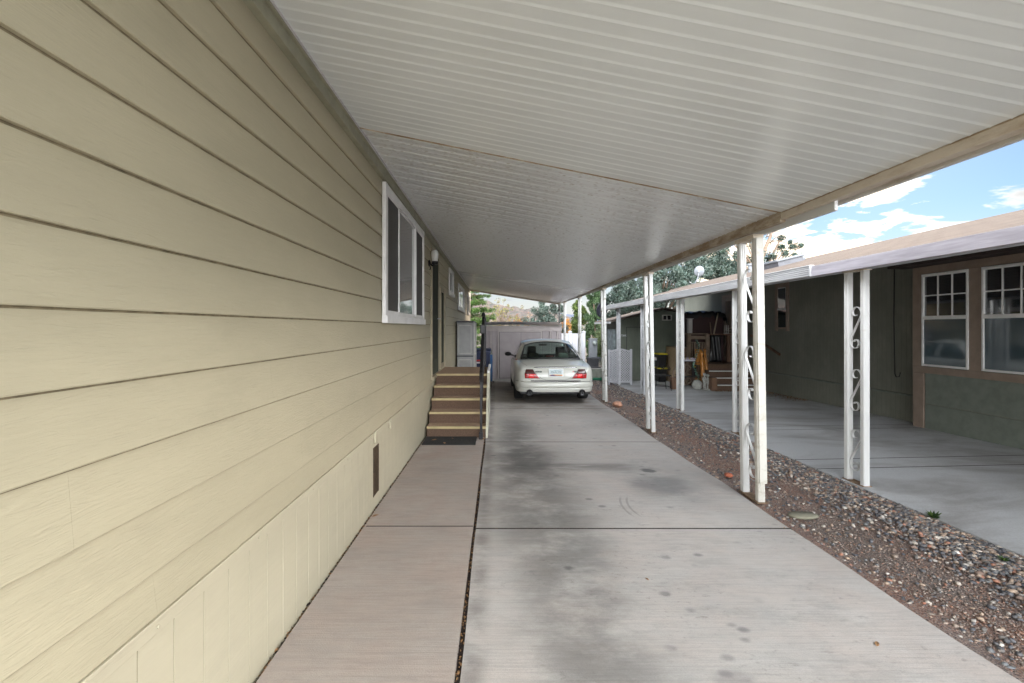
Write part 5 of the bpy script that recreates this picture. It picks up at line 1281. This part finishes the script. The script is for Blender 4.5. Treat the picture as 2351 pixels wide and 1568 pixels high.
b = MB(); b.box((5.352, 14.42, g14), (5.37, 15.3, .865)); b.build('side_panel', m_osb, bx_)
b = MB(); b.box((5.372, 14.40, g14), (5.40, 15.3, .86)); b.build('edge_panel', m_wood, bx_)
b = MB(); b.box((5.401, 14.42, g14), (5.97, 15.3, .855)); b.build('front_panel', simple('brown_hardboard', (.28,.18,.10), .6, amt=.15), bx_)
b = MB(); b.box((5.35, 14.40, .867), (5.98, 15.3, .885)); b.build('top', m_greyw, bx_)
b = MB(); b.box((4.70, 12.95, g(13)), (4.86, 13.15, .13)); b.box((4.69, 12.94, .05), (4.87, 13.16, .07)); tag(b.build('planter_box', m_wood, origin=(4.78,13.05,g(13)), bevel=.006), 'small upright brown wooden planter box on the neighbor concrete', 'planter')
b = MB(); bmx = MB(); bmx.lathe([(0,-.04),(.03,-.03),(.045,0),(.035,.03),(.012,.04),(.012,.055)], (5.56, 14.6, .925), 16); tag(bmx.build('gourd', simple('copper_gourd', (.42,.2,.07), .4), origin=(5.56,14.6,.885), smooth=True), 'small copper ball ornament on the wooden cabinet', 'ornament')
# cafe chair
ch = thing('patio_chair', 'black wrought-iron patio chair with curled arm in front of the yellow-lidded totes', 'chair', (4.32, 12.8, g(12.8)))
cz = g(12.8); szt = cz+.40
b = MB()
for k in range(9): b.box((4.08, 12.60+k*.048, szt), (4.54, 12.632+k*.048, szt+.012))
b.box((4.07, 12.59, szt-.015), (4.56, 12.61, szt)); b.box((4.07, 13.0, szt-.015), (4.56, 13.02, szt)); b.build('seat', m_iron, ch)
for (xx_, yy_) in ((4.15, 12.62), (4.15, 13.0), (4.50, 12.62), (4.50, 13.0)):
    b = MB(); b.tube([(xx_, yy_, szt-.01), (xx_+.03*(1 if xx_ > 4.3 else -1), yy_, cz+.2), (xx_+.10*(1 if xx_ > 4.3 else -1)*.5, yy_, cz+.005)], .009, 6); b.build('leg', m_iron, ch)
b = MB(); b.tube([(4.12, 12.62, cz+.14), (4.54, 12.62, cz+.10)], .006, 6); b.tube([(4.12, 13.0, cz+.14), (4.54, 13.0, cz+.10)], .006, 6); b.tube([(4.54, 12.62, cz+.10), (4.54, 13.0, cz+.10)], .006, 6); b.build('stretcher', m_iron, ch)
for yy_ in (12.60, 13.02):
    b = MB(); pts = [(4.10, yy_, szt), (4.06, yy_, szt+.19), (4.2, yy_, szt+.215), (4.38, yy_, szt+.20), (4.48, yy_, szt+.215)]
    for k in range(14): a = R(90-k*30); r = .04*(1-k/18); pts.append((4.48+r*math.cos(a), yy_, szt+.175+r*math.sin(a)))
    b.tube(pts, .009, 6); b.tube([(4.42, yy_, szt), (4.44, yy_, szt+.19)], .008, 6); b.build('arm', m_iron, ch, smooth=True)
b = MB()
for k in range(6): b.tube([(4.07, 12.62+k*.075, szt), (4.02, 12.62+k*.075, szt+.42)], .007, 6)
b.tube([(4.02, 12.60, szt+.42), (4.01, 12.8, szt+.46), (4.02, 13.02, szt+.42)], .010, 6); b.build('backrest', m_iron, ch)
def stand(x0, x1, y, ztop, label, lab2):
    s_ = thing('plant_stand', label, 'plant stand', ((x0+x1)/2, y, g(y)), 'black plant stands with lilac flower trays')
    b = MB(); b.box((x0, y, ztop), (x1, y+.22, ztop+.015)); b.build('shelf', m_iron, s_)
    b = MB(); b.box((x0, y, ztop-.42), (x1, y+.22, ztop-.41)); b.build('lower_shelf', m_iron, s_)
    for xx_ in (x0+.01, x1-.01):
        for yy_ in (y+.01, y+.21): b = MB(); b.tube([(xx_, yy_, ztop), (xx_, yy_, g(y))], .008, 6); b.build('leg', m_iron, s_)
    f_ = thing('flower_tray', lab2, 'flower tray', ((x0+x1)/2, y, ztop+.016), 'lilac flower trays')
    b = MB(); b.box((x0+.005, y+.005, ztop+.016), (x1-.005, y+.2, ztop+.06)); b.build('tray', simple('pale_tray', (.5,.5,.55), .6), f_)
    Vq, Fq = [], []
    for k in range(260):
        c = np.array([rng.uniform(x0, x1), rng.uniform(y-.01, y+.2), ztop+.05+rng.uniform(0, .05)]); s__ = .012
        a = rng.normal(size=3); a /= np.linalg.norm(a); b2 = np.cross(a, rng.normal(size=3)); b2 /= np.linalg.norm(b2); q = len(Vq)
        Vq += [c-a*s__-b2*s__, c+a*s__-b2*s__, c+a*s__+b2*s__, c-a*s__+b2*s__]; Fq.append((q, q+1, q+2, q+3))
    npmesh('flowers', Vq, Fq, [m_flower, m_yel, m_trimw], f_, mi=rng.choice(3, len(Fq), p=[.6, .15, .25]), origin=ORG[f_])
stand(5.06, 5.42, 13.2, .535, 'black plant stand in front of the brown cabinet, left of the orange bed head', 'lilac and yellow flower tray on the plant stand before the brown cabinet')
stand(4.28, 4.60, 13.9, .51, 'black plant stand left of the yellow-lidded totes, behind the chair', 'lilac and yellow flower tray left of the yellow-lidded totes')
# wagon wheel
whl = thing('wagon_wheel', 'weathered wooden wagon wheel leaning behind the plant stand', 'wagon wheel', (5.18, 13.9, g(13.9)))
wc = Vector((5.34, 13.85, .13)); b = MB(); pts = [(wc.x+.29*math.cos(R(a)), wc.y+.05*math.sin(R(a)), wc.z+.29*math.sin(R(a))) for a in range(0, 361, 10)]
b.tube(pts, .025, 8, cap=False); b.build('felloe', m_greyw, whl, smooth=True)
b = MB(); b.lathe([(0,-.07),(.06,-.06),(.07,0),(.06,.06),(0,.07)], wc, 16, 'Y'); b.build('hub', m_greyw, whl, smooth=True)
for a in range(0, 360, 36): b = MB(); b.tube([wc + Vector((.05*math.cos(R(a)), 0, .05*math.sin(R(a)))), wc + Vector((.285*math.cos(R(a)), .04*math.sin(R(a)), .285*math.sin(R(a))))], .014, 6); b.build('spoke', m_greyw, whl)
# trailing vine on the stand
Vq, Fq = [], []
for k in range(420):
    tt = rng.random(); zc = 1.14 - 1.3*tt; xx_ = 5.46 + .06*math.sin(tt*9) + rng.normal(0, .02)
    c = np.array([xx_, 13.25+rng.normal(0, .02), zc]); s__ = rng.uniform(.008, .02); a = rng.normal(size=3); a /= np.linalg.norm(a); b2 = np.cross(a, rng.normal(size=3)); b2 /= np.linalg.norm(b2); q = len(Vq)
    Vq += [c-a*s__, c-b2*s__*.6, c+a*s__, c+b2*s__*.6]; Fq.append((q, q+1, q+2, q+3))
vn = thing('vine_garland', 'variegated green vine garland hanging on a thin pole left of the orange bed head', 'vine', (5.46, 13.25, g(13.2)))
npmesh('leaves', Vq, Fq, [m_vine, simple('pale_vine_leaf', (.35,.5,.4), .5)], vn, mi=rng.choice(2, len(Fq), p=[.7, .3]), origin=ORG[vn]); b = MB(); b.tube([(5.46,13.27,g(13.2)),(5.47,13.27,1.1)], .007, 6); b.build('pole', m_iron, vn)
# bed head
bh = thing('bed_headboard', 'orange varnished pine bed head with two turned posts, leaning by the steps', 'headboard', (5.72, 13.3, g(13.3)))
turn = [(0,0),(.04,0),(.045,.02),(.045,.22),(.05,.24),(.036,.26),(.046,.30),(.046,.40),(.036,.42),(.044,.44),(.036,.46),(.044,.48),(.036,.50),(.043,.52),(.036,.54),(.042,.58),(.047,.66),(.034,.74),(.03,.78),(.045,.80),(.03,.82),(.022,.86),(.036,.89),(.04,.92),(.03,.95),(0,.965)]
for (x_, y_, sc_, lx, rr) in ((5.66, 13.25, 1.04, -.03, 1.25), (5.83, 13.35, 1.12, -.07, 1.05)):
    b = MB(); b.lathe([(r*rr, h*sc_) for r, h in turn], (0,0,0), 16); z_ = g(13.3); b.v = [(x_+p[0]+lx*p[2], y_+p[1]+.05*p[2], z_+p[2]) for p in b.v]; b.build('turned_post', m_pine, bh, smooth=True)
b = MB(); b.prism([(5.48,.52),(5.68,.52),(5.68,.82),(5.62,.87),(5.48,.885)], 13.36, 13.385, 'Y'); b.build('panel', m_pine, bh, bevel=.004)
b = MB(); b.box((5.46, 13.33, .44), (5.70, 13.37, .51)); b.build('rail', m_pine, bh, bevel=.01)
b = MB(); b.box((5.46, 13.33, .0), (5.64, 13.37, .08)); b.build('rail', m_pine, bh, bevel=.01)
b = MB(); b.box((5.50, 13.5, .10), (5.72, 13.62, .42)); b.box((5.505, 13.49, .36), (5.60, 13.50, .40), 1); tag(b.build('speaker_box', [m_blackp, m_yel], origin=(5.6,13.5,.1), bevel=.006), 'black box in the shade behind the rails of the orange bed head', 'box')
b = MB(); prof = [(.137*math.sin(math.pi*i/16), .137-.137*math.cos(math.pi*i/16)) for i in range(17)]; b.lathe([(.05,-.0)]+prof[3:], (5.30, 12.75, g(12.75)), 32)
b = MB(); b.lathe(prof, (5.30, 12.80, g(12.8)), 32); tag(b.build('garden_sphere', m_stone, origin=(5.30,12.8,g(12.8)), smooth=True), 'grey cast concrete garden ball on the neighbor concrete', 'garden ball')
# statue of two children
sx_, sy_, sz_ = 5.55, 12.82, g(12.8)
b = MB(); b.lathe([(0,0),(.125,0),(.13,.02),(.12,.035),(0,.035)], (sx_, sy_, sz_), 24)
def lump(c, r, n=2):
    bm_ = bmesh.new(); bmesh.ops.create_icosphere(bm_, subdivisions=n, radius=1); base = len(b.v)
    for v in bm_.verts: k_ = 1+.06*mnoise.noise(v.co*4); b.v.append((sx_+c[0]+v.co.x*r[0]*k_, sy_+c[1]+v.co.y*r[1]*k_, sz_+c[2]+v.co.z*r[2]*k_))
    for f in bm_.faces: b.f.append(tuple(base+v.index for v in f.verts)); b.m.append(0)
    bm_.free()
for s, hgt in ((-1, 1.0), (1, .93)):
    cx_ = s*.048
    b.tube([(sx_+cx_-.02, sy_, sz_+.03), (sx_+cx_-.018, sy_, sz_+.11*hgt), (sx_+cx_-.012, sy_, sz_+.20*hgt)], [.018, .02, .026], 10); b.tube([(sx_+cx_+.022, sy_, sz_+.03), (sx_+cx_+.02, sy_, sz_+.11*hgt), (sx_+cx_+.012, sy_, sz_+.20*hgt)], [.018, .02, .026], 10)
    b.tube([(sx_+cx_, sy_, sz_+.17*hgt), (sx_+cx_, sy_, sz_+.21*hgt), (sx_+cx_, sy_, sz_+.27*hgt), (sx_+cx_-s*.004, sy_, sz_+.33*hgt), (sx_+cx_-s*.004, sy_, sz_+.36*hgt)], [.040, .046, .038, .040, .016], 14)
    lump((cx_-s*.006, -.005, .405*hgt), (.036, .038, .042), 3); lump((cx_-s*.006, .006, .42*hgt), (.040, .040, .036), 3); lump((cx_-s*.006, -.043, .40*hgt), (.006, .006, .008), 1)
    b.tube([(sx_+cx_+s*.036, sy_, sz_+.33*hgt), (sx_+cx_+s*.056, sy_-.015, sz_+.27*hgt), (sx_+cx_+s*.02, sy_-.05, sz_+.25*hgt)], [.016, .014, .011], 8)
    b.tube([(sx_+cx_-s*.03, sy_, sz_+.33*hgt), (sx_+s*.0, sy_-.03, sz_+.27*hgt), (sx_-s*.02, sy_-.045, sz_+.26*hgt)], [.015, .013, .011], 8)
o = b.build('garden_statue', m_stone, origin=(sx_, sy_, sz_), smooth=True)
rm = o.modifiers.new('r', 'REMESH'); rm.mode = 'VOXEL'; rm.voxel_size = .006; rm.use_smooth_shade = True
tag(o, 'pale cast stone statue of two small standing children beside the concrete ball', 'statue')
# leaf litter against the neighbour wall
Vq, Fq = [], []
for k in range(1500):
    if rng.random() < .6: x_ = NX-.05-abs(rng.normal(0, .22)); y_ = rng.uniform(10.6, 12.6)
    else: x_ = rng.uniform(5.6, 6.8); y_ = 12.45+rng.normal(0, .08)
    c = np.array([x_, y_, g(y_)+.008+rng.uniform(0, .015)]); s__ = rng.uniform(.008, .022); a = rng.uniform(0, 6.28); q = len(Vq)
    Vq += [c+(math.cos(a)*s__, math.sin(a)*s__, 0), c+(-math.sin(a)*s__*.5, math.cos(a)*s__*.5, .006), c-(math.cos(a)*s__, math.sin(a)*s__, 0), c-(-math.sin(a)*s__*.5, math.cos(a)*s__*.5, -.002)]; Fq.append((q, q+1, q+2, q+3))
o = npmesh('leaf_litter', Vq, Fq, m_leaf); o['kind'] = 'stuff'; tag(o, 'dry leaf litter along the foot of the dark green wall', 'leaves')

# ------------------------------------------------------------------ vegetation
def leaves(centers, n_per, spread, size, elong=1.0, updown=0.0):
    C = np.repeat(np.asarray(centers), n_per, 0); n = len(C)
    d = rng.normal(size=(n, 3)); d /= np.linalg.norm(d, axis=1)[:, None]; rr = rng.random((n, 1))**.5
    sp = np.asarray(spread); sp = np.repeat(sp, n_per, 0) if sp.ndim > 1 or (sp.ndim == 1 and len(sp) == len(centers)) else sp
    if getattr(sp, 'ndim', 0) == 1 and len(sp) == n: sp = sp[:, None]
    C = C + d*rr*sp
    a = rng.normal(size=(n, 3)); a[:, 2] += updown; a /= np.linalg.norm(a, axis=1)[:, None]
    b2 = np.cross(a, rng.normal(size=(n, 3))); b2 /= np.linalg.norm(b2, axis=1)[:, None]
    s = size*rng.uniform(.6, 1.3, (n, 1))
    V = np.empty((n, 4, 3)); V[:, 0] = C - a*s*elong; V[:, 1] = C - b2*s*.55; V[:, 2] = C + a*s*elong; V[:, 3] = C + b2*s*.55
    return V.reshape(-1, 3), np.arange(n*4).reshape(-1, 4)
def tree(label, base, trunk_r, height, clumps, n_per, size, mats, name='tree', elong=1.3, limbs=None, cat='tree', pr=(.45, .33, .22), updown=0, group=None):
    """clumps: list of (x, y, z, r) in world coordinates"""
    tr_ = thing(name, label, cat, base, group)
    b = MB(); bx_, by_, bz_ = base
    b.tube([(bx_, by_, bz_-.1), (bx_+.03*height*.1, by_, bz_+height*.35), (bx_-.02, by_+.02, bz_+height*.7), (bx_+.02, by_, bz_+height*.95)], [trunk_r, trunk_r*.75, trunk_r*.45, trunk_r*.12], 10)
    for i, c in enumerate(clumps):
        if limbs is not None and i % limbs: continue
        s_ = Vector((bx_, by_, bz_ + min(height*.85, max(height*.18, (c[2]-bz_)*.62)))); e_ = Vector(c[:3]); m_ = (s_+e_)/2 + Vector((0, 0, .06*(e_-s_).length))
        b.tube([s_, m_, e_], [trunk_r*.32, trunk_r*.2, trunk_r*.06], 6)
    b.build('trunk', m_bark, tr_, smooth=True)
    C = [c[:3] for c in clumps]; V, Fq = leaves(C, n_per, np.array([c[3] for c in clumps]), size, elong, updown)
    npmesh('crown', V, Fq, mats, tr_, mi=rng.choice(3, len(Fq), p=pr), origin=base); return tr_
def blob(cx, cy, cz, rx, ry, rz_, n, rmin, rmax, hollow=.45, zmin=-99):
    out = []
    while len(out) < n:
        d = rng.normal(size=3); d /= np.linalg.norm(d); r = hollow + (1-hollow)*rng.random()**.6
        p = (cx+d[0]*rx*r, cy+d[1]*ry*r, cz+d[2]*rz_*r)
        if p[2] > zmin: out.append((*p, rng.uniform(rmin, rmax)))
    return out
# big junipers behind the green shed
def jun(px0, px1, py0, py1, Y, n, label, rmin=.16, rmax=.42, dens=330, size=.05, pr=(.45, .35, .2), name='juniper_tree'):
    x0_, x1_ = (px0-VX)*Y/F, (px1-VX)*Y/F; z1_, z0_ = H+(VY-py0)*Y/F, H+(VY-py1)*Y/F
    cl = blob((x0_+x1_)/2, Y, (z0_+z1_)/2, (x1_-x0_)/2, (x1_-x0_)/2.4, (z1_-z0_)/2, n, rmin, rmax, .35)
    return tree(label, ((x0_+x1_)/2, Y, g(Y)), .16, z1_-g(Y), cl, dens, size, lf_jun, name, 1.5, 4, pr=pr, group='junipers behind the green shed')
jun(1375, 1510, 640, 760, 25, 60, 'small blue-green juniper behind the roof of the green shed, left of the others')
jun(1430, 1620, 575, 745, 23, 110, 'large dense blue-green juniper behind the green shed')
jun(1560, 1730, 560, 700, 24, 85, 'broad juniper behind the far end of the tan roof, right of the large one', pr=(.4, .3, .3))
# open tree at right with a leaning bare limb
cl = []
for (px, py) in ((1700,560),(1720,600),(1745,585),(1762,598),(1775,590),(1790,570),(1795,545),(1800,580),(1815,565),(1818,590),(1770,618),(1750,610),(1680,545),(1660,570),(1690,590),(1830,570),(1710,535),(1735,622),(1785,608),(1805,603),(1730,565)):
    c = P(px+rng.uniform(-5, 5), py+rng.uniform(-4, 4), 22+rng.uniform(-1, 1)); cl.append((c.x, c.y, c.z, rng.uniform(.14, .30)))
    c = P(px+rng.uniform(-14, 14), py+rng.uniform(-9, 9), 22+rng.uniform(-1, 1)); cl.append((c.x, c.y, c.z, rng.uniform(.08, .18)))
tr_ = tree('open-branched grey-green tree with a leaning bare limb behind the tan roof', (12.0, 22, g(22)), .2, 5.0, cl, 120, .042, lf_jun, 'juniper_tree', 1.6, 1, pr=(.35, .2, .45))
b = MB(); b.tube([P(1738,640,22), P(1748,600,22), P(1757,570,22), P(1768,545,22), P(1775,515,22), P(1772,480,22)], [.10,.09,.085,.07,.05,.03], 8)
for k in range(16):
    p0 = P(1745+rng.uniform(0, 28), 600-rng.uniform(0, 90), 22); p1 = p0+Vector((rng.uniform(-.2, 1.4), rng.uniform(-.3, .3), rng.uniform(-.1, .5))); p2 = p1 + Vector((rng.uniform(.1, .6), 0, rng.uniform(-.25, .1)))
    b.tube([p0, (p0+p1)/2+Vector((0,0,.06)), p1, p2], [.022, .016, .010, .004], 5)
b.build('bare_limb', m_bark, tr_, smooth=True)
# cypress
cl = []
for k in range(150):
    tt = rng.random(); z = g(24) + .25 + 4.6*tt; r = .40*(1-abs(tt*1.15-.45)**2*.9); a = rng.uniform(0, 6.28); q = r*rng.random()**.4
    cl.append((4.83+q*math.cos(a), 24+q*math.sin(a), z, .15))
tree('tall narrow dark green cypress right of the mauve shed', (4.83, 24, g(24)), .08, 4.4, cl, 190, .03, lf_cyp, 'cypress_tree', 2.0, 200, updown=2.2)
# pine
cl = []
for k in range(70):
    tt = rng.random(); z = g(28)+.7 + 2.75*tt; r = 1.05*(1-tt)**.8+.1; a = rng.uniform(0, 6.28); q = r*rng.random()**.5; cl.append((4.75+q*math.cos(a), 28+q*math.sin(a), z, .17))
tree('yellow-green pine between the white fence posts and the cypress', (4.75, 28, g(28)), .08, 3.0, cl, 130, .04, lf_pine, 'pine_tree', 1.8, 5)
# pale shrub below cypress
tree('pale green bushy shrub behind the electric meter pedestal', (4.25, 19.5, g(19.5)), .05, 1.3, blob(4.25, 19.5, .75, .42, .4, .85, 40, .10, .20, .3, g(19)+.1), 110, .028, lf_bush, 'shrub', 1.6, 4, cat='shrub')
tree('low dark green shrub between the meter pedestal and the scroll post', (4.55, 18.6, g(18.6)), .05, .8, blob(4.45, 18.6, .15, .35, .3, .5, 26, .10, .18, .3, g(19)+.1), 110, .028, lf_cyp, 'shrub', 1.4, 5, cat='shrub')
# grey-green juniper behind mauve shed
cl = blob(2.55, 26, 1.5, 1.25, .9, 1.15, 60, .12, .28, .3, .6) + [(2.9+rng.uniform(-.55, .75), 26, 2.3+rng.uniform(0, .55), .10) for _ in range(22)] + [(2.45+rng.uniform(-.15, .2), 26, 2.2+rng.uniform(0, .65), .12) for _ in range(12)]
tree('round grey-green juniper rising over the roof of the mauve shed', (2.6, 26, g(26)), .1, 2.7, cl, 190, .036, [lf_jun[1], lf_jun[0], lf_jun[2]], 'juniper_tree', 1.4, 4, pr=(.5, .34, .16))
# cedar at the end of the beige house: drooping level branches
cd = thing('cedar_tree', 'bright green cedar with drooping level branches at the far end of the beige house', 'tree', (-1.25, 22, g(22)))
b = MB(); b.tube([(-1.25,22,g(22)), (-1.25,22,2.0), (-1.22,22,4.0)], [.09,.06,.02], 8); Cs = []
for k in range(95):
    z = g(22)+.15 + 3.9*rng.random(); a = rng.uniform(0, 6.28); L_ = (1.45 - .25*abs(z-1.5))*rng.uniform(.55, 1.0); p0 = Vector((-1.25, 22, z)); e = p0+Vector((L_*math.cos(a), L_*math.sin(a), .10*L_)); m_ = (p0+e)/2 + Vector((0,0,.06)); e2 = e + Vector((.15*math.cos(a), .15*math.sin(a), -.05))
    b.tube([p0, m_, e, e2], [.016,.012,.006,.003], 5)
    for j in range(13):
        t_ = .2+.8*j/12; c = p0.lerp(e, t_); Cs.append((c.x+rng.normal(0,.05), c.y+rng.normal(0,.05), c.z-.02+rng.normal(0,.02), .095))
b.build('trunk', m_bark, cd, smooth=True)
V, Fq = leaves([c[:3] for c in Cs], 46, .10, .021, 2.0, 0); V[:, 2] = V[:, 2]
npmesh('crown', V, Fq, lf_ced, cd, mi=rng.choice(3, len(Fq), p=[.45, .35, .2]), origin=(-1.25, 22, g(22)))
# sparse yellow tree
cl = []
for k in range(60): c = P(1150+rng.normal(0, 18), 722+rng.normal(0, 14), 34); cl.append((c.x, c.y+rng.normal(0, .4), c.z, rng.uniform(.10, .25)))
tree('sparse yellow-leaved autumn tree over the left end of the mauve shed', (.3, 34, g(34)), .06, 2.4, cl, 42, .034, lf_yel, 'autumn_tree', 1.5, 1, pr=(.3, .45, .25))
cl = []
for k in range(40): c = P(1196+rng.normal(0, 16), 738+rng.normal(0, 7), 60); cl.append((c.x, c.y+rng.normal(0, .6), c.z, rng.uniform(.2, .5)))
tree('low brownish-orange scrub tree behind the middle of the mauve shed roof', (3.0, 60, g(60)), .1, 3, cl, 45, .07, [lf_yel[1], lf_or[0], lf_or[2]], 'autumn_tree', 1.4, 3, pr=(.6, .15, .25))
cl = []
for k in range(34): c = P(1302+rng.normal(0, 7), 752+rng.normal(0, 10), 48); cl.append((c.x, c.y+rng.normal(0, .4), c.z, rng.uniform(.2, .4)))
tree('bright orange autumn tree behind the white vinyl fence', (6.9, 48, g(48)), .1, 2.6, cl, 70, .055, lf_or, 'autumn_tree', 1.3, 3)
# distant woods as ground cover to close the horizon
Cs = []
for k in range(900):
    Y = rng.uniform(90, 260); x_ = rng.uniform(-.9, 1.5)*Y; Cs.append((x_, Y, g(60)+rng.uniform(.3, 2.6), rng.uniform(.9, 2.2)))
V, Fq = leaves([c[:3] for c in Cs], 34, np.array([c[3] for c in Cs]), .42, 1.2)
o = npmesh('distant_scrub', V, Fq, [lf_bush[2], lf_yel[1], lf_jun[1]], mi=rng.choice(3, len(Fq))); o['kind'] = 'stuff'; tag(o, 'far grey-green and tan scrub below the hills', 'scrub')

# ------------------------------------------------------------------ behind the camera: street side stays open
